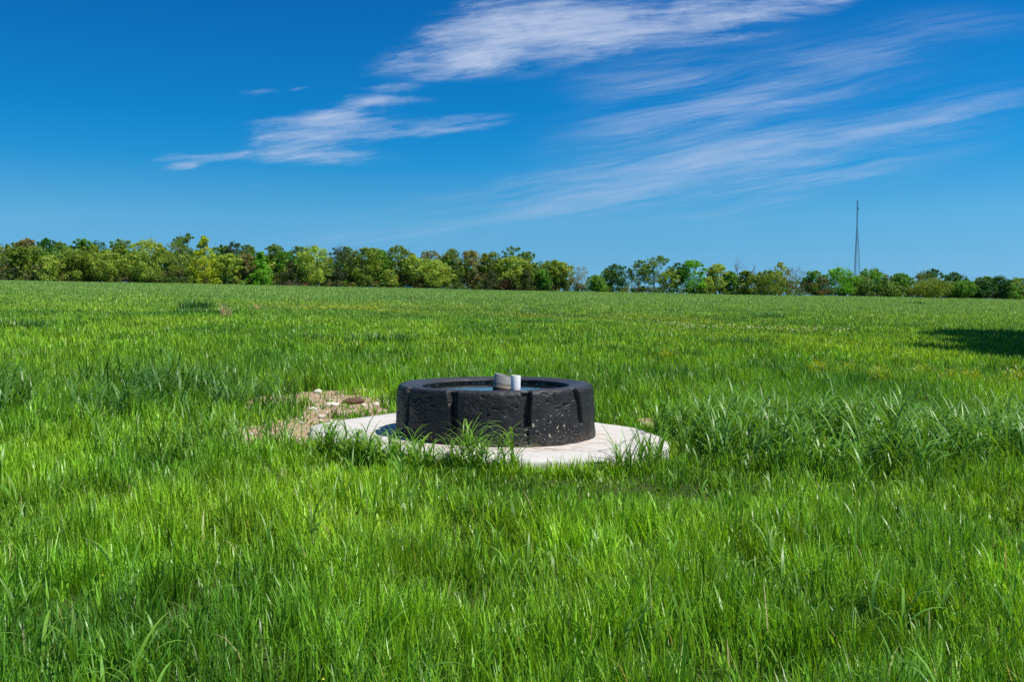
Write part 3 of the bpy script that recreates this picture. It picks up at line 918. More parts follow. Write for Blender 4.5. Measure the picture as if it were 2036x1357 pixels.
def build_tank():
    root = empty('tyre_tank', (TANK[0], TANK[1], TZ), 'round black water tank made of a huge cut tractor tyre on the concrete pad', 'water tank')
    NA, NZ = 1000, 96
    th = np.linspace(0, 2 * PI, NA, endpoint=False)
    # profile: outer wall up, rounded shoulder, ringed sidewall, bead
    zs = np.linspace(0, HT - 0.055, NZ)
    prof = [(1.232 - 0.030 * (z / HT) ** 1.3, z, 1.0) for z in zs]
    for a_ in np.linspace(0.15, 1, 7):
        prof.append((1.202 - 0.050 * (1 - math.cos(a_ * PI / 2)), HT - 0.055 + 0.050 * math.sin(a_ * PI / 2), 1 - 0.9 * a_))
    for r in np.linspace(1.145, 0.93, 34):
        t = (1.145 - r) / 0.215
        z = HT - 0.005 + 0.003 * math.sin(t * PI) - 0.016 * t
        z += 0.006 * math.exp(-((r - 1.055) / 0.006) ** 2) + 0.006 * math.exp(-((r - 1.03) / 0.006) ** 2) - 0.006 * math.exp(-((r - 0.985) / 0.008) ** 2)
        prof.append((r, z, 0.0))
    for a_ in np.linspace(0.25, 1, 4):
        prof.append((0.93 - 0.02 * math.sin(a_ * PI / 2), HT - 0.021 - 0.025 * (1 - math.cos(a_ * PI / 2)), 0.0))
    pr = np.array(prof)
    npf = len(pr)
    TH, RR = np.meshgrid(th, pr[:, 0])
    ZZ = np.repeat(pr[:, 1:2], NA, 1)
    WW = np.repeat(pr[:, 2:3], NA, 1)
    # worn lug slots: angle measured from the side facing the camera
    ang = np.mod(TH + PI / 2 + PI, 2 * PI) - PI
    groove = np.zeros_like(TH)
    lip = np.zeros_like(TH)
    slots = [(-57, 0), (-21.5, -3), (18, 0), (54.5, -6), (92, 2), (128, 0), (164, 3), (-93, 0), (-129, 2)]
    for k_, (deg, slant) in enumerate(slots):
        zf = ZZ / HT
        c_ = np.radians(deg + slant * (zf - 0.6)) + 0.012 * (fbm(ZZ * 7, np.full_like(ZZ, k_ * 3.7), 111, 3) - 0.5)
        da = np.abs(np.mod(ang - c_ + PI, 2 * PI) - PI) * 1.22
        half = 0.035 + 0.016 * sstep(0.55, 1.0, zf)
        body = 1 - sstep(half * 0.55, half * 1.45, da)
        body = body * sstep(0.30, 0.37, zf)
        groove = np.maximum(groove, body)
        crk = (1 - sstep(0.003, 0.009, np.abs(da + 0.02 * (vn(ZZ * 9, ZZ * 0 + k_, 113) - 0.5)))) * sstep(0.05, 0.12, zf) * (zf < 0.34)
        groove = np.maximum(groove, 0.32 * crk)
    shoulder = WW + (WW < 1) * (WW > 0) * 0.0
    gd = groove * np.where(ZZ > HT - 0.055, np.sqrt(np.clip(WW, 0, 1)), 1.0) * 0.080
    U = TH / (2 * PI)
    P1 = 48
    rough = (fbm(U * P1, ZZ * 6.3, 121, 5, per=P1, gain=0.5) - 0.5) * 0.034
    # horizontal gouges and torn nicks
    gv = vn(U * 70 + 2.5 * (fbm(U * 20, ZZ * 4, 129, 2, per=20)), ZZ * 34, 123)
    uw = 0.5 * (fbm(U * 40, ZZ * 8, 151, 3, per=40) - 0.5)
    gouge = sstep(0.84, 0.97, vn(U * 120 + uw, ZZ * 26, 125)) * 0.016 + sstep(0.84, 0.96, vn(U * 60, ZZ * 38 + 9 * uw, 127, per=60)) * 0.012
    ridge = np.abs(fbm(U * 30, ZZ * 9, 131, 4, per=30) - 0.5)
    crease = (1 - sstep(0.0, 0.016, ridge)) * 0.012
    smooth_right = 1 - 0.65 * bumpf(ang, ZZ, 1.15, 0.35, 0.5, 0.7, 0.3)
    disp = (rough - (gouge + crease) * smooth_right) * WW - gd
    RR = RR + disp
    # sidewall a little uneven too
    top = (WW < 0.5)
    ZZ = ZZ + np.where(ZZ > HT - 0.06, (fbm(U * 14, RR * 6, 133, 4, per=14) - 0.5) * 0.016, 0)
    ZZ = ZZ - 0.022 * groove * (ZZ > HT - 0.06) * (RR > 1.12)
    V = np.stack([RR * np.cos(TH), RR * np.sin(TH), ZZ], 2).reshape(-1, 3)
    i = np.arange(NA); j = (i + 1) % NA
    rows = lambda a_, b_: np.concatenate([np.stack([r * NA + i, r * NA + j, (r + 1) * NA + j, (r + 1) * NA + i], 1) for r in range(a_, b_)])
    cut = NZ + 5
    mesh_obj('tread', V[:(cut + 1) * NA], rows(0, cut), M_RUBBER, root)
    mesh_obj('sidewall', V[cut * NA:], rows(0, npf - 1 - cut), M_SIDEWALL_SUNLIT, root)
    # inner wall and floor
    NI = 240
    th = np.linspace(0, 2 * PI, NI, endpoint=False)
    pr = [(0.912, HT - 0.030), (0.925, HT - 0.06), (0.935, HT - 0.09), (0.94, HT - 0.12), (0.95, HT - 0.2), (0.96, 0.2), (0.96, 0.05), (0.6, 0.045), (0.02, 0.045)]
    V = []
    for k_, (r, z) in enumerate(pr):
        rr = r + 0.012 * (fbm(th / (2 * PI) * 40, np.full(NI, z * 20), 141, 3, per=40) - 0.5)
        V.append(np.stack([rr * np.cos(th), rr * np.sin(th), np.full(NI, z)], 1))
    V = np.concatenate(V)
    i = np.arange(NI); j = (i + 1) % NI
    F_ = np.concatenate([np.stack([r * NI + i, r * NI + j, (r + 1) * NI + j, (r + 1) * NI + i], 1) for r in range(len(pr) - 1)])
    mesh_obj('inner_wall', V, F_, M_INSIDE, root)
    # water: a disc with thickness, lapping the inner wall
    zw = HT - 0.078
    V = [np.stack([0.938 * np.cos(th), 0.938 * np.sin(th), np.full(NI, zw)], 1), np.stack([0.938 * np.cos(th), 0.938 * np.sin(th), np.full(NI, zw - 0.3)], 1)]
    F_ = [tuple(range(NI)), tuple(range(2 * NI - 1, NI - 1, -1))] + [(a_, a_ + NI, (a_ + 1) % NI + NI, (a_ + 1) % NI) for a_ in range(NI)]
    w = mesh_obj('water', np.concatenate(V), F_, M_WATER, smooth=False)
    w.location = (TANK[0], TANK[1], TZ)
    tag(w, kind='structure')
    return TZ + zw


WATER_Z = build_tank()


def pipe_mesh(r_out, r_in, z0, z1, n=48, cut=0.0):
    th = np.linspace(0, 2 * PI, n, endpoint=False)
    V, pr = [], [(r_out, z0), (r_out, z1 - 0.003), (r_out - 0.002, z1), (r_in + 0.001, z1), (r_in, z1 - 0.003), (r_in, z0)]
    for r, z in pr:
        V.append(np.stack([r * np.cos(th), r * np.sin(th), z + (cut * np.cos(th) * r if z > 0 else 0 * th)], 1))
    i = np.arange(n); j = (i + 1) % n
    F_ = np.concatenate([np.stack([r * n + i, r * n + j, ((r + 1) % len(pr)) * n + j, ((r + 1) % len(pr)) * n + i], 1) for r in range(len(pr))])
    return np.concatenate(V), F_


def tube(pts, rad, n=6):
    pts = np.asarray(pts, float); m_ = len(pts)
    rad = np.broadcast_to(np.asarray(rad, float), (m_,))
    tg = np.gradient(pts, axis=0)
    tg /= np.linalg.norm(tg, axis=1)[:, None] + 1e-9
    up = np.where(np.abs(tg[:, 2:3]) > 0.9, np.array([[1.0, 0, 0]]), np.array([[0, 0, 1.0]]))
    s = np.cross(tg, up); s /= np.linalg.norm(s, axis=1)[:, None] + 1e-9
    u = np.cross(s, tg)
    th = np.linspace(0, 2 * PI, n, endpoint=False)
    V = pts[:, None, :] + rad[:, None, None] * (np.cos(th)[None, :, None] * s[:, None, :] + np.sin(th)[None, :, None] * u[:, None, :])
    i = np.arange(n); j = (i + 1) % n
    F_ = np.concatenate([np.stack([r * n + i, r * n + j, (r + 1) * n + j, (r + 1) * n + i], 1) for r in range(m_ - 1)])
    return V.reshape(-1, 3), F_


def tubes(lst):
    Vs, Fs, off = [], [], 0
    for V, F_ in lst:
        Vs.append(V); Fs.append(F_ + off); off += len(V)
    return np.concatenate(Vs), np.concatenate(Fs)


# pipes standing in the water
gx0, gy0 = at_dist(998, 10.72)
V, F_ = pipe_mesh(0.112, 0.098, -0.55, 0.205, cut=-0.10)
o = mesh_obj('standpipe', V, F_, M_GREYPIPE)
o.location = (gx0 - 0.005, gy0 + 0.03, WATER_Z)
o.rotation_euler = (0, R(9), 0)
tag(o, 'wide stained grey standpipe leaning in the water of the black tank', 'pipe')
gx1, gy1 = at_dist(1025, 10.55)
V, F_ = pipe_mesh(0.057, 0.050, -0.55, 0.215)
o = mesh_obj('overflow_pipe', V, F_, M_WHITEPIPE)
o.location = (gx1, gy1, WATER_Z)
o.rotation_euler = (0, R(1.0), 0)
tag(o, 'narrow upright white plastic pipe in front of the wide grey pipe', 'pipe')
lp = [(-0.06, 0.0, -0.02), (-0.035, 0.0, 0.012), (-0.012, 0.004, 0.045), (0.008, 0.006, 0.075), (0.018, 0.0, 0.082), (0.030, -0.004, 0.060), (0.034, -0.006, 0.034), (0.022, -0.004, 0.012), (0.002, 0.0, 0.0), (0.02, 0.0, -0.03)]
lp2 = [(0.016, 0.0, 0.082), (0.008, 0.01, 0.05), (0.014, 0.012, 0.02), (0.03, 0.01, -0.01)]
V, F_ = tubes([tube(lp, 0.0032), tube(lp2, 0.0028), tube([(-0.15, 0.02, 0.0), (-0.13, 0.01, 0.022), (-0.10, 0.0, 0.008)], 0.003)])
o = mesh_obj('wire', V, F_, M_WIRE)
o.location = (gx0 + 0.085, gy0, WATER_Z + 0.195)
tag(o, 'thin loop of bent wire on top of the grey standpipe', 'wire')

# ------------------------------------------------------------------ stones, clod, gravel
def rock(seed, sx, sy, sz, nu=18, nv=11):
    u = np.linspace(0, 2 * PI, nu, endpoint=False); v = np.linspace(0.02, PI - 0.02, nv)
    U, Vv = np.meshgrid(u, v)
    rr = 0.72 + 0.6 * fbm(U / (2 * PI) * 4, Vv * 1.3, seed, 3, per=4)
    P = np.stack([sx * rr * np.cos(U) * np.sin(Vv), sy * rr * np.sin(U) * np.sin(Vv), sz * (0.35 + rr * np.cos(Vv))], 2).reshape(-1, 3)
    i = np.arange(nu); j = (i + 1) % nu
    F_ = np.concatenate([np.stack([r * nu + i, r * nu + j, (r + 1) * nu + j, (r + 1) * nu + i], 1) for r in range(nv - 1)])
    return P, F_


G_ST = 'limestone pieces on the bare ground'
for k_, (px, py, sx, sy, sz, lab) in enumerate((
        (661, 808, 0.105, 0.10, 0.04, 'flat white stone, widest one, just left of the brown clod'),
        (529, 827, 0.050, 0.05, 0.035, 'white stone farthest left, at the edge of the grass'),
        (639, 833, 0.050, 0.05, 0.035, 'white stone nearest the back edge of the pad left end'),
        (722, 810, 0.045, 0.05, 0.030, 'small white stone just right of the brown clod'),
        (632, 783, 0.055, 0.07, 0.045, 'cream stone farthest back, half sunk in the grass'),
        (748, 808, 0.060, 0.06, 0.035, 'pale stone between the brown clod and the tank'),
        (622, 817, 0.070, 0.07, 0.030, 'dull tan stone below and left of the widest white stone'),
        (540, 823, 0.035, 0.04, 0.028, 'little white stone beside the one farthest left'))):
    x, y = ground_at(px, py)
    V, F_ = rock(200 + k_, sx, sy, sz)
    o = mesh_obj('stone', V, F_, M_STONE)
    o.location = (x, y, float(H(x, y)) + 0.01)
    o.rotation_euler = (0, 0, k_ * 1.3)
    tag(o, lab, 'stone', G_ST)
x, y = ground_at(703, 804)
V, F_ = rock(231, 0.165, 0.16, 0.055, 30, 18)
V[:, 2] += 0.02 * (fbm(V[:, 0] * 25, V[:, 1] * 25, 233, 3) - 0.5)
o = mesh_obj('dirt_clod', V, F_, M_CLOD)
o.location = (x, y, float(H(x, y)) + 0.02)
tag(o, 'dark brown lump of earth lying on the bare gravel', 'clod')

ng = 6500
x_, y_ = -5.5 + 8.6 * rg.rand(ng), 8.5 + 10.5 * rg.rand(ng)
k_ = (rg.rand(ng) < sstep(0.4, 0.8, bare(x_, y_))) & ~in_pad(x_, y_, 0.03)
x_, y_ = x_[k_], y_[k_]; ng = len(x_)
s_ = 0.007 + 0.026 * rg.rand(ng) ** 4
oct_v = np.array([[1, 0, 0], [0, 1, 0], [-1, 0, 0], [0, -1, 0], [0, 0, 0.8], [0, 0, -0.8]], float)
oct_f = np.array([[0, 1, 4], [1, 2, 4], [2, 3, 4], [3, 0, 4], [1, 0, 5], [2, 1, 5], [3, 2, 5], [0, 3, 5]])
V = oct_v[None] * (s_[:, None, None] * (0.6 + 0.8 * rg.rand(ng, 6, 1)))
a_ = rg.rand(ng) * 2 * PI
ca, sa = np.cos(a_)[:, None], np.sin(a_)[:, None]
V = np.stack([V[:, :, 0] * ca - V[:, :, 1] * sa, V[:, :, 0] * sa + V[:, :, 1] * ca, V[:, :, 2]], 2) + np.stack([x_, y_, H(x_, y_) + 0.012 + 0.3 * s_], 1)[:, None, :]
F_ = (oct_f[None] + (np.arange(ng) * 6)[:, None, None]).reshape(-1, 3)
tag(mesh_obj('gravel', V.reshape(-1, 3), F_, M_STONE, smooth=False), 'scattered pale limestone chips on the bare soil', 'gravel', kind='stuff')

# ------------------------------------------------------------------ trees
PAL = {
    'olive': (0.185, 0.280, 0.032), 'lime': (0.370, 0.470, 0.024), 'yelgreen': (0.320, 0.440, 0.062), 'green': (0.130, 0.310, 0.028),
    'mid': (0.140, 0.260, 0.042), 'dark': (0.055, 0.170, 0.034), 'pine': (0.070, 0.118, 0.040), 'cedar': (0.068, 0.095, 0.028),
    'brown': (0.200, 0.200, 0.062), 'grey': (0.175, 0.155, 0.095), 'bright': (0.155, 0.400, 0.020), 'tan': (0.255, 0.255, 0.080), 'rust': (0.165, 0.090, 0.052),
}


def leaf_cards(cen, rad, n_each, size, rng, base, lobevar=0.40, leafvar=0.25, flat=0.8, shell=0.62):
    """leaf sprays around each lobe centre"""
    m_ = len(cen)
    N_ = m_ * n_each
    d = rng.randn(N_, 3)
    d /= np.linalg.norm(d, axis=1)[:, None]
    d[:, 2] += 0.15
    r = (shell + (1.08 - shell) * rng.rand(N_) ** 0.6) * np.repeat(rad, n_each)
    c = np.repeat(cen, n_each, 0) + d * r[:, None] * np.array([1, 1, flat])
    nrm = d + 0.75 * rng.randn(N_, 3)
    nrm /= np.linalg.norm(nrm, axis=1)[:, None]
    up = rng.randn(N_, 3)
    t1 = np.cross(nrm, up); t1 /= np.linalg.norm(t1, axis=1)[:, None] + 1e-9
    t2 = np.cross(nrm, t1)
    s = size * (0.55 + 0.9 * rng.rand(N_))[:, None]
    V = np.stack([c - t1 * s, c - t2 * s * 0.55 + nrm * s * .15, c + t1 * s, c + t2 * s * 0.55 - nrm * s * .15], 1).reshape(-1, 3)
    F_ = np.arange(N_ * 4).reshape(N_, 4)
    lv = np.repeat(1 + lobevar * (rng.rand(m_) - 0.5), n_each)
    hv = np.repeat(rng.rand(m_) - 0.5, n_each)
    cl_ = np.array(base)[None] * (lv * (1 + leafvar * (rng.rand(N_) - 0.5)))[:, None]
    cl_ = cl_ * np.stack([1 + 0.30 * hv, 1 + 0.05 * hv, 1 - 0.3 * hv], 1)
    return V, F_, np.repeat(cl_, 4, 0)


def branch_tree(rng, h, w, depth, r0, zstart, spread, n0=7, twig=True):
    """trunk with limbs that fork; returns tubes"""
    out = []
    top = h * 0.93
    k = 7
    zz = np.linspace(0, top, k)
    wob = np.cumsum(rng.randn(k, 2) * 0.018 * h, 0); wob -= wob[0]
    pts = np.stack([wob[:, 0], wob[:, 1], zz], 1)
    out.append(tube(pts, r0 * (1 - 0.86 * (zz / top))))
    def grow(p, d, ln, r, lev):
        m_ = 4
        P = [p]
        for q_ in range(m_):
            d = d + rng.randn(3) * 0.16 + np.array([0, 0, 0.07])
            d = d / np.linalg.norm(d)
            P.append(P[-1] + d * ln / m_)
        out.append(tube(P, np.linspace(r, r * 0.4, m_ + 1), 5 if lev < 2 else 3))
        if lev < depth:
            for q_ in range(3 if lev else 4):
                i_ = rng.randint(1, m_ + 1)
                a_ = rng.rand() * 2 * PI
                dd_ = d + spread * np.array([math.cos(a_), math.sin(a_), 0.1 + 0.5 * rng.rand()])
                grow(P[i_], dd_ / np.linalg.norm(dd_), ln * (0.45 + 0.25 * rng.rand()), r * 0.5, lev + 1)
    for q_ in range(n0):
        f = zstart + (0.92 - zstart) * (q_ + rng.rand()) / n0
        z = f * top
        p = np.array([np.interp(z, zz, wob[:, 0]), np.interp(z, zz, wob[:, 1]), z])
        a_ = q_ * 2.4 + rng.rand()
        d = np.array([math.cos(a_), math.sin(a_), 0.55 + 0.5 * f])
        grow(p, d / np.linalg.norm(d), w * 0.5 * (1.05 - 0.55 * f) * (0.8 + 0.4 * rng.rand()), r0 * 0.42 * (1.1 - 0.7 * f), 1)
    return tubes(out)


def make_tree(name, label, cat, x, y, h, w, shape, colname, seed, zsink=0.1, group=None, dens=1.0, leaf=None):
    rng = np.random.RandomState(seed)
    z = float(H(x, y)) - zsink
    root = empty(name, (x, y, z), label, cat, group)
    base = np.array(PAL[colname]) * (0.94 + 0.12 * rng.rand())
    bark = np.array([0.060, 0.048, 0.036]) if shape not in ('bare',) else np.array([0.16, 0.14, 0.12])
    if shape == 'sparse': bark = np.array([0.10, 0.085, 0.07])
    r0 = 0.016 * h + 0.06
    size = leaf or 0.22
    if shape == 'bare':
        V, F_ = branch_tree(rng, h, w, 3, r0 * 1.1, 0.42, 0.9, 9)
        mesh_obj('trunk', V, F_, M_BARK, root, colr=np.tile(bark, (len(V), 1)))
        return root
    if shape == 'sparse':
        V, F_ = branch_tree(rng, h, w, 3, r0 * 0.8, 0.12, 0.9, 10)
    elif shape in ('shrub', 'cedar', 'cone'):
        V, F_ = branch_tree(rng, h, w * .8, 1, r0 * 0.7, 0.15, 0.8, 6)
    else:
        V, F_ = branch_tree(rng, h, w, 2, r0, 0.25, 0.8, 7)
    mesh_obj('trunk', V, F_, M_BARK, root, colr=np.tile(bark, (len(V), 1)))
    # lobes of the crown
    if shape == 'cone':
        m_ = 80
        f = rng.rand(m_) ** 1.15
        zc = h * (0.07 + 0.88 * f)
        rr = w * 0.5 * np.minimum(1, 1.25 * (1 - f) + 0.12) * (0.15 + 0.85 * np.sqrt(rng.rand(m_)))
        rad = w * (0.145 - 0.075 * f)
    elif shape == 'cedar':
        m_ = 56
        f = rng.rand(m_) ** 1.2
        zc = h * (0.06 + 0.88 * f)
        rr = w * 0.5 * np.maximum(0.05, (1 - f ** 1.6)) * (0.15 + 0.85 * np.sqrt(rng.rand(m_)))
        rad = w * (0.16 - 0.08 * f)
    elif shape == 'shrub':
        m_ = 48
        f = rng.rand(m_)
        zc = h * (0.08 + 0.80 * f)
        rr = w * 0.5 * np.sqrt(np.maximum(0.05, 1 - f ** 2)) * (0.10 + 0.85 * np.sqrt(rng.rand(m_)))
        rad = w * (0.15 + 0.07 * rng.rand(m_))
    elif shape == 'pine':
        m_ = 52
        f = rng.rand(m_)
        zc = h * (0.20 + 0.74 * f)
        rr = w * 0.5 * np.sqrt(np.maximum(0.04, 1 - (2 * np.abs(f - 0.45)) ** 2.4)) * (0.10 + 0.85 * np.sqrt(rng.rand(m_)))
        rad = w * (0.13 + 0.07 * rng.rand(m_))
    else:                                            # broad, airy, sparse
        m_ = {'broad': 74, 'airy': 48, 'sparse': 36}[shape]
        f = rng.rand(m_)
        lo = {'broad': 0.12, 'airy': 0.28, 'sparse': 0.16}[shape]
        zc = h * (lo + (0.93 - lo) * f)
        rr = w * 0.5 * np.sqrt(np.maximum(0.06, 1 - (1.9 * np.abs(f - 0.48)) ** 2.2)) * (0.10 + 0.85 * np.sqrt(rng.rand(m_)))
        rad = w * (0.085 + 0.07 * rng.rand(m_))
    if shape in ('broad', 'airy', 'shrub', 'pine'):      # sprays breaking the outline, mostly towards the top
        ms = 26
        fs_ = 0.35 + 0.65 * rng.rand(ms) ** 0.8
        lo_ = {'broad': 0.12, 'airy': 0.28, 'shrub': 0.08, 'pine': 0.2}[shape]
        f = np.concatenate([f, fs_]); m_ += ms
        zc = np.concatenate([zc, h * (lo_ + (0.98 - lo_) * fs_)])
        rr = np.concatenate([rr, w * 0.5 * np.sqrt(np.maximum(0.03, 1 - (1.9 * np.abs(fs_ - 0.48)) ** 2.2)) * (0.85 + 0.3 * rng.rand(ms))])
        rad = np.concatenate([rad, w * (0.035 + 0.035 * rng.rand(ms))])
    a_ = rng.rand(m_) * 2 * PI
    skew = 0.10 * w * rng.randn(2)
    cen = np.stack([rr * np.cos(a_) + skew[0] * f, rr * np.sin(a_) + skew[1] * f, zc], 1)
    ne = {'sparse': 44, 'airy': 70, 'cedar': 78, 'pine': 74}.get(shape, 80)
    sz = size * {'sparse': 0.72, 'pine': 0.8, 'cedar': 0.75, 'airy': 0.9}.get(shape, 1.0)
    V, F_, C = leaf_cards(cen, rad, int(ne * dens), sz, rng, base, shell=0.45 if shape in ('sparse', 'airy') else 0.6)
    k_ = V[0::4, 2] > 0.05
    kk = np.repeat(k_, 4)
    V, C = V[kk], C[kk]
    F_ = np.arange(len(V)).reshape(-1, 4)
    mesh_obj('crown', V, F_, M_LEAF, root, colr=C, smooth=False)
    return root


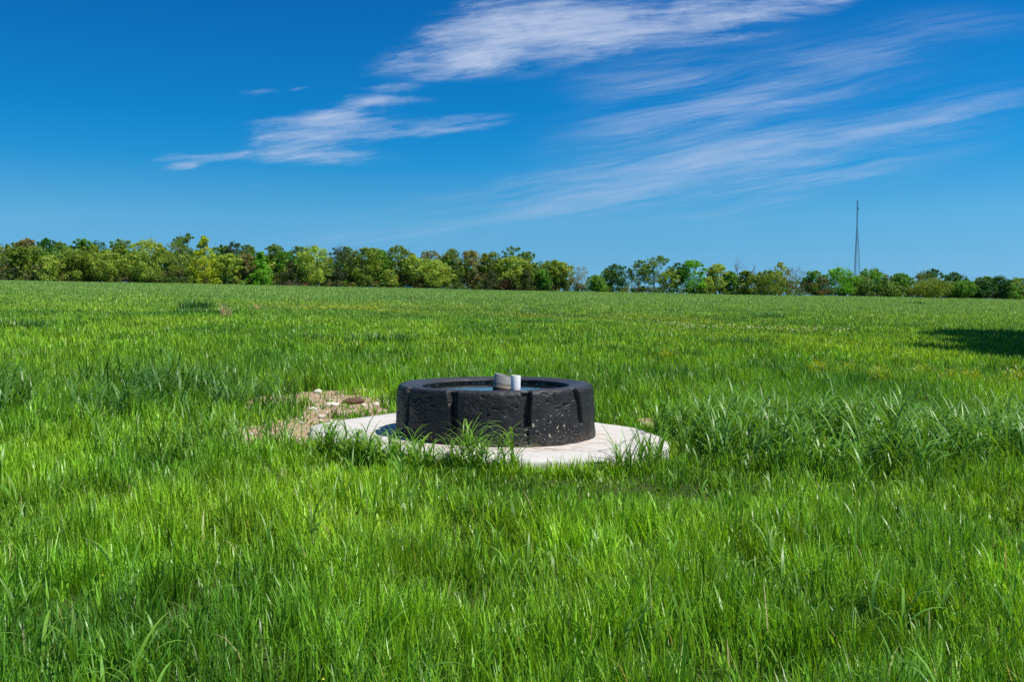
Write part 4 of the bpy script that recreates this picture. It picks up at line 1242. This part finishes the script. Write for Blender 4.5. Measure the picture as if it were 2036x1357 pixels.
# picture column, crown width and top row in the photograph, metres behind the wood's edge, shape, colour, label
T = [
 (2, 44, 484, 1, 'sparse', 'brown', 'brown half bare tree cut by the left edge of the photo'),
 (30, 40, 482, 9, 'broad', 'olive', 'olive tree behind the brown half bare tree at the left end'),
 (44, 38, 490, 3, 'broad', 'olive', 'dull olive tree second from the left end of the wood'),
 (62, 44, 476, 8, 'broad', 'tan', 'tan topped round tree left of the dark green tree near the left end'),
 (101, 40, 474, 10, 'broad', 'dark', 'darkest green full crown near the left end of the wood'),
 (97, 42, 509, 0, 'shrub', 'yelgreen', 'small bright tree standing in front of the darkest green crown'),
 (124, 40, 482, 12, 'broad', 'mid', 'mid green crown just right of the darkest green crown'),
 (128, 40, 520, 2, 'sparse', 'brown', 'low brown twiggy tree below the gap right of the darkest crown'),
 (153, 44, 475, 9, 'broad', 'green', 'bright mid green crown rising behind the large olive brown tree'),
 (151, 58, 500, 1, 'broad', 'olive', 'large olive brown tree with bare twigs low down, left part of the wood'),
 (182, 40, 488, 5, 'broad', 'olive', 'olive crown between the olive brown tree and the pale lime tree'),
 (206, 38, 480, 12, 'pine', 'dark', 'dark narrow crown behind the pale lime spreading tree'),
 (214, 62, 501, 0, 'broad', 'yelgreen', 'pale lime spreading tree with low boughs, left of the big oak'),
 (240, 50, 476, 10, 'broad', 'mid', 'grey green crown on the skyline left of the big oak'),
 (242, 34, 487, 4, 'broad', 'olive', 'yellowish olive tree tucked against the left of the big oak'),
 (290, 72, 479, 0, 'broad', 'yelgreen', 'big round oak with dark trunk showing and yellow green boughs'),
 (326, 34, 492, 5, 'broad', 'olive', 'narrow olive tree against the right of the big oak'),
 (364, 52, 465, 9, 'broad', 'mid', 'tallest dark crown on the skyline behind the twiggy olive tree'),
 (360, 58, 480, 1, 'sparse', 'olive', 'twiggy olive tree with grey bare stems left of the lime spire'),
 (410, 50, 466, 0, 'cone', 'lime', 'tall lime yellow spire shaped tree, brightest in the left wood'),
 (440, 44, 488, 10, 'broad', 'mid', 'green crown behind and right of the lime spire'),
 (457, 46, 506, 1, 'broad', 'yelgreen', 'small pale yellow tree at the right foot of the lime spire'),
 (478, 38, 482, 8, 'pine', 'pine', 'dark rounded pine crown right of the lime spire'),
 (488, 36, 504, 2, 'broad', 'tan', 'tan olive tree in front of the dark rounded pine'),
 (500, 40, 488, 11, 'broad', 'mid', 'green crown on the skyline right of the dark rounded pine'),
 (517, 42, 499, 0, 'cone', 'bright', 'vivid grass green upright tree right of the rounded pine'),
 (541, 44, 487, 9, 'broad', 'mid', 'mid green crown behind and right of the vivid green tree'),
 (566, 40, 500, 5, 'broad', 'green', 'green crown rising behind the dark cedar with the dead brush'),
 (580, 52, 519, 0, 'cedar', 'cedar', 'dark cedar with reddish dead brush at its foot'),
 (600, 42, 490, 10, 'airy', 'mid', 'thin crown on the skyline left of the pale cream oak'),
 (630, 62, 491, 0, 'broad', 'yelgreen', 'pale cream green oak with open boughs, left of the tall dark pine'),
 (676, 52, 490, 1, 'pine', 'pine', 'tall dark grey green pine in the middle of the wood'),
 (694, 40, 492, 9, 'broad', 'olive', 'light olive crown peeping behind the tall dark pine'),
 (722, 56, 494, 1, 'broad', 'olive', 'rounded olive oak just right of the tall dark pine'),
 (745, 36, 493, 10, 'airy', 'yelgreen', 'thin yellow crown behind the rounded olive oak'),
 (762, 44, 498, 4, 'broad', 'green', 'fresh green tree two along from the tall dark pine'),
 (773, 28, 537, 0, 'shrub', 'yelgreen', 'little yellow green bush at the foot of the fresh green tree'),
 (804, 54, 489, 6, 'broad', 'olive', 'broad yellow olive crown on the skyline in mid wood'),
 (830, 44, 507, 1, 'airy', 'yelgreen', 'open yellow oak with dark trunks left of the spreading one'),
 (852, 42, 498, 9, 'airy', 'tan', 'tan thin crown behind the spreading yellow green tree'),
 (870, 60, 519, 0, 'broad', 'yelgreen', 'low spreading yellow green tree with two pale trunks'),
 (888, 34, 509, 5, 'broad', 'dark', 'small dark green crown behind the low spreading tree'),
 (908, 54, 496, 3, 'broad', 'olive', 'tall mustard olive tree right of the low spreading tree'),
 (946, 48, 499, 4, 'broad', 'tan', 'tan brown rounded tree behind the low dark cedar'),
 (968, 48, 539, 0, 'cedar', 'cedar', 'low dark cedar at the field edge left of the airy tall oak'),
 (982, 48, 500, 3, 'broad', 'olive', 'mustard tree just left of the airy tall oak'),
 (1014, 46, 491, 7, 'airy', 'mid', 'airy tall oak standing above the wood near its right end'),
 (1050, 40, 500, 8, 'airy', 'mid', 'second airy crown right of the airy tall oak'),
 (1008, 50, 510, 1, 'broad', 'yelgreen', 'yellow green tree in front of the airy tall oak'),
 (1005, 30, 551, 0, 'sparse', 'rust', 'rusty brown dead bush below the airy tall oak'),
 (1046, 42, 536, 0, 'cedar', 'cedar', 'second low dark cedar right of the rusty dead bush'),
 (1054, 44, 518, 3, 'broad', 'olive', 'olive tree above the second low dark cedar'),
 (1076, 32, 536, 0, 'shrub', 'green', 'small bright green tree right of the second low cedar'),
 (1096, 48, 518, 3, 'broad', 'olive', 'brownish olive tree three from the right end of the wood'),
 (1120, 40, 523, 2, 'airy', 'yelgreen', 'thin yellowish tree two from the right end of the wood'),
 (1149, 50, 528, 1, 'sparse', 'tan', 'sparse tan tree ending the dense wood before the gap'),
 (1187, 38, 549, 0, 'shrub', 'green', 'low green bush with rusty patch in the gap of the treeline'),
 (1212, 36, 536, 2, 'airy', 'mid', 'thin green tree just right of the gap in the treeline'),
 (1238, 50, 527, 1, 'airy', 'dark', 'dark green round tree left of the tallest hedge tree'),
 (1270, 42, 518, 1, 'airy', 'mid', 'lean tree against the left side of the tallest hedge tree'),
 (1302, 52, 509, 1, 'airy', 'mid', 'tallest open crowned tree in the hedge right of the gap'),
 (1330, 40, 537, 1, 'airy', 'yelgreen', 'lower yellow tree against the right side of the tallest hedge tree'),
 (1346, 34, 523, 2, 'airy', 'dark', 'see-through dark tree left of the bright green round tree'),
 (1378, 48, 519, 0, 'broad', 'bright', 'bright green dense tree in the hedge between tower and gap'),
 (1404, 26, 551, 0, 'shrub', 'yelgreen', 'tiny yellow bush right of the bright green dense tree'),
 (1412, 24, 529, 3, 'sparse', 'brown', 'narrow brown tree left of the yellow green hedge tree'),
 (1430, 38, 526, 1, 'broad', 'yelgreen', 'yellow green tree left of the bare grey tree'),
 (1450, 30, 540, 1, 'broad', 'green', 'short green tree below the bare grey tree'),
 (1466, 46, 516, 3, 'bare', 'grey', 'larger bare grey leafless tree above the hedge'),
 (1492, 30, 525, 4, 'bare', 'grey', 'smaller bare leafless tree right of the larger bare one'),
 (1482, 40, 540, 0, 'broad', 'olive', 'olive tree below the smaller bare tree'),
 (1532, 58, 540, 0, 'broad', 'olive', 'wide yellow olive tree right of the bare trees'),
 (1551, 28, 522, 5, 'airy', 'yelgreen', 'slender taller tree poking up behind the wide yellow olive tree'),
 (1582, 46, 533, 1, 'sparse', 'grey', 'grey brown leafless looking bushy tree left of the tower'),
 (1614, 36, 539, 2, 'broad', 'green', 'green tree between the grey bushy tree and the tower'),
 (1630, 40, 549, 0, 'sparse', 'rust', 'purplish brown bushy tree left of the tower foot'),
 (1677, 58, 534, 0, 'broad', 'bright', 'wide fresh green tree just left of the tower'),
 (1710, 44, 549, 0, 'broad', 'mid', 'lower green tree right under the tower'),
 (1738, 44, 533, 3, 'broad', 'green', 'rounded green tree just right of the tower'),
 (1764, 32, 544, 2, 'sparse', 'grey', 'greyish twiggy tree right of the rounded green tree'),
 (1768, 44, 562, 0, 'shrub', 'mid', 'low green bush in front of the greyish twiggy tree'),
 (1792, 42, 545, 4, 'broad', 'green', 'green tree two along from the tower to its right'),
 (1824, 44, 543, 6, 'sparse', 'tan', 'brown topped tree behind the golden olive one'),
 (1854, 46, 535, 5, 'broad', 'dark', 'dark grey green crown highest right of the tower'),
 (1846, 70, 559, 0, 'broad', 'olive', 'golden olive wide low tree in front at the right'),
 (1906, 48, 543, 4, 'broad', 'dark', 'deep green crown right of the highest one beyond the tower'),
 (1905, 46, 560, 0, 'broad', 'green', 'plain green low tree in front of the deep green crown'),
 (1947, 40, 557, 0, 'broad', 'dark', 'dark green low tree fourth from the right edge'),
 (1950, 44, 551, 6, 'broad', 'mid', 'mid green crown behind the dark green low tree'),
 (1986, 42, 551, 0, 'broad', 'dark', 'grey green rounded tree third from the right edge'),
 (2010, 30, 562, 0, 'shrub', 'green', 'small light green bush next to the right edge of the photo'),
 (2032, 44, 554, 2, 'broad', 'olive', 'olive tree cut by the right edge of the photo'),
]
for k_, (px, wpx, top, back, shape, cn, lab) in enumerate(T):
    y = float(tree_dist(px)) + 2 + back * 1.6
    x, y = at_dist(px, y)
    ztop = CAMZ + (HORIZON - top) / FPX * y
    h = ztop - float(H(x, y)) + 0.1
    w = wpx / FPX * y * 1.14
    make_tree({'cedar': 'cedar_tree', 'pine': 'pine_tree', 'shrub': 'bush', 'bare': 'bare_tree'}.get(shape, 'leafy_tree'), lab,
              'bush' if shape == 'shrub' else 'tree', x, y, max(h, 2.0), w, shape, cn, 500 + k_, group='trees along the far field edge')

# trees off to the right whose shadows fall into the meadow
G_OFF = 'trees beside the meadow right of the view'
make_tree('leafy_tree', 'small tree nearest the camera right of the view, shadow on the meadow', 'tree', 22.2, 30.0, 9.5, 7.6, 'broad', 'green', 991, leaf=0.24, dens=3.4, group=G_OFF)
make_tree('leafy_tree', 'middle tree right of the view, shadow on the meadow', 'tree', 29.0, 36.0, 14.0, 11.4, 'broad', 'green', 992, leaf=0.30, dens=3.6, group=G_OFF)
make_tree('leafy_tree', 'large farther tree right of the view, shadow on the meadow', 'tree', 33.4, 42.6, 14.6, 12.0, 'broad', 'mid', 993, leaf=0.32, dens=3.6, group=G_OFF)

# wood behind the front trees and brush along its foot
rng = np.random.RandomState(77)
def mass(px0, px1, n, d0, d1, h0, h1, r0, r1, ne, size, cols, dens=None):
    px = px0 + (px1 - px0) * rng.rand(n)
    y = tree_dist(px) + d0 + (d1 - d0) * rng.rand(n)
    x = (px - PW / 2) / FPX * y
    z = H(x, y)
    zz = z + h0 + (h1 - h0) * rng.rand(n)
    rad = r0 + (r1 - r0) * rng.rand(n)
    out = []
    ci = rng.randint(0, len(cols), n)
    for q_, cn in enumerate(cols):
        s = ci == q_
        if s.any():
            out.append(leaf_cards(np.stack([x[s], y[s], zz[s]], 1), rad[s], ne, size, rng, PAL[cn], 0.5, 0.35))
    return join(out)
V, F_, C = join([mass(-260, 1120, 1700, 8, 30, 0.6, 8.8, 1.3, 2.3, 60, 0.34, ['olive', 'mid', 'green', 'yelgreen', 'dark']),
                 mass(1170, 2330, 420, 8, 24, 0.4, 2.8, 0.9, 1.5, 46, 0.28, ['olive', 'mid', 'dark', 'green']),
                 mass(1500, 2330, 520, 8, 26, 0.8, 5.6, 1.1, 1.9, 50, 0.30, ['olive', 'mid', 'dark', 'green'])])
tag(mesh_obj('woodland', V, F_, M_LEAF, colr=C, smooth=False), 'deep wood massed behind the front row of trees', 'wood', kind='stuff')
V, F_, C = join([mass(-260, 2330, 1100, 0, 7, 0.2, 1.8, 0.6, 1.3, 48, 0.22, ['cedar', 'olive', 'brown', 'cedar', 'mid', 'green']),
                 mass(-260, 1160, 620, 4, 10, 0.5, 4.2, 0.9, 1.6, 54, 0.26, ['cedar', 'pine', 'brown'])])
tag(mesh_obj('undergrowth', V, F_, M_LEAF, colr=C, smooth=False), 'dark brush and brambles along the foot of the trees', 'undergrowth', kind='stuff')

# dead brush at the cedar's foot
def dead_brush(px, w, h, lab, colr, seed):
    rg2 = np.random.RandomState(seed)
    x, y = at_dist(px, float(tree_dist(px)) - 1.2)
    V, F_ = [], []
    lst = []
    for q_ in range(70):
        a_ = rg2.rand() * 2 * PI
        p = np.array([0.25 * w * rg2.randn(), 0.4 * rg2.randn(), 0.0])
        d = np.array([math.cos(a_) * 0.9, math.sin(a_) * 0.5, 0.4 + 0.9 * rg2.rand()])
        ln = h * (0.6 + 0.6 * rg2.rand())
        pts = [p, p + d * ln * 0.5 + 0.1 * rg2.randn(3), p + d * ln + 0.2 * rg2.randn(3)]
        lst.append(tube(pts, [0.05, 0.04, 0.015], 4))
    V, F_ = tubes(lst)
    o = mesh_obj('dead_brush', V, F_, M_BARK, colr=np.tile(colr, (len(V), 1)))
    o.location = (x, y, float(H(x, y)) - 0.1)
    return tag(o, lab, 'dead brush')


dead_brush(580, 5.0, 1.9, 'pinkish grey dead brush heaped in front of the dark cedar', (0.22, 0.14, 0.11), 5)
dead_brush(610, 1.2, 1.1, 'small orange brown dead brush right of the pinkish heap', (0.26, 0.11, 0.04), 6)

# ------------------------------------------------------------------ lattice tower
def tower():
    D = 760.0
    px = 1701.5
    x, y = at_dist(px, D)
    z0 = float(H(x, y))
    zat = lambda row: CAMZ + (HORIZON - row) / FPX * D - z0
    ztop, zs, zb = zat(399), zat(452), 0.0
    wpx = D / FPX
    z545 = zat(545)
    half545, half_s = 5.9 * wpx, 1.25 * wpx
    slope = (half545 - half_s) / (zs - z545)
    half = lambda z: half_s + slope * max(0.0, zs - z)
    root = empty('lattice_tower', (x, y, z0), 'tall slim steel lattice radio tower rising behind the right hand trees', 'tower')
    A = [R(90), R(210), R(330)]
    rmul = 1 / math.cos(R(30))
    leg = lambda k_, z: np.array([half(z) * rmul * math.cos(A[k_]), half(z) * rmul * math.sin(A[k_]), z])
    for k_ in range(3):
        V, F_ = tube([leg(k_, zb), leg(k_, zs * 0.5), leg(k_, zs)], [0.20, 0.18, 0.15], 8)
        mesh_obj('leg', V, F_, M_STEEL_HAZED, root)
    lst = []
    z = zb + 1.0
    while z < zs:
        hgt = max(1.0, 1.05 * half(z) * 0.9)
        z2 = min(z + hgt, zs)
        for k_ in range(3):
            a_, b_ = leg(k_, z), leg((k_ + 1) % 3, z)
            lst.append(tube([a_, b_], 0.09, 5))
            lst.append(tube([a_, leg((k_ + 1) % 3, z2)], 0.05, 4))
        z = z2
    V, F_ = tubes(lst)
    mesh_obj('bracing', V, F_, M_STEEL_HAZED, root)
    lst = []
    for k_ in range(3):
        a_ = np.array([0.42 * math.cos(A[k_]), 0.42 * math.sin(A[k_]), zs]); b_ = a_.copy(); b_[2] = ztop
        lst.append(tube([a_, b_], 0.14, 6))
    zz = zs
    while zz < ztop - 0.8:
        for k_ in range(3):
            a_ = np.array([0.42 * math.cos(A[k_]), 0.42 * math.sin(A[k_]), zz]); b_ = np.array([0.42 * math.cos(A[(k_ + 1) % 3]), 0.42 * math.sin(A[(k_ + 1) % 3]), zz + 0.8])
            lst.append(tube([a_, b_], 0.07, 4))
        zz += 0.8
    V, F_ = tubes(lst)
    mesh_obj('mast', V, F_, M_STEEL_HAZED, root)
    za = zat(416)
    V, F_ = tubes([tube([(0.4, 0, za), (1.0, 0, za)], 0.08, 6), tube([(0.95, 0, za - 0.7), (0.95, 0, za + 0.7)], [0.34, 0.34], 10)])
    mesh_obj('antenna', V, F_, M_STEEL_HAZED, root)


tower()
print('blades', n_b)
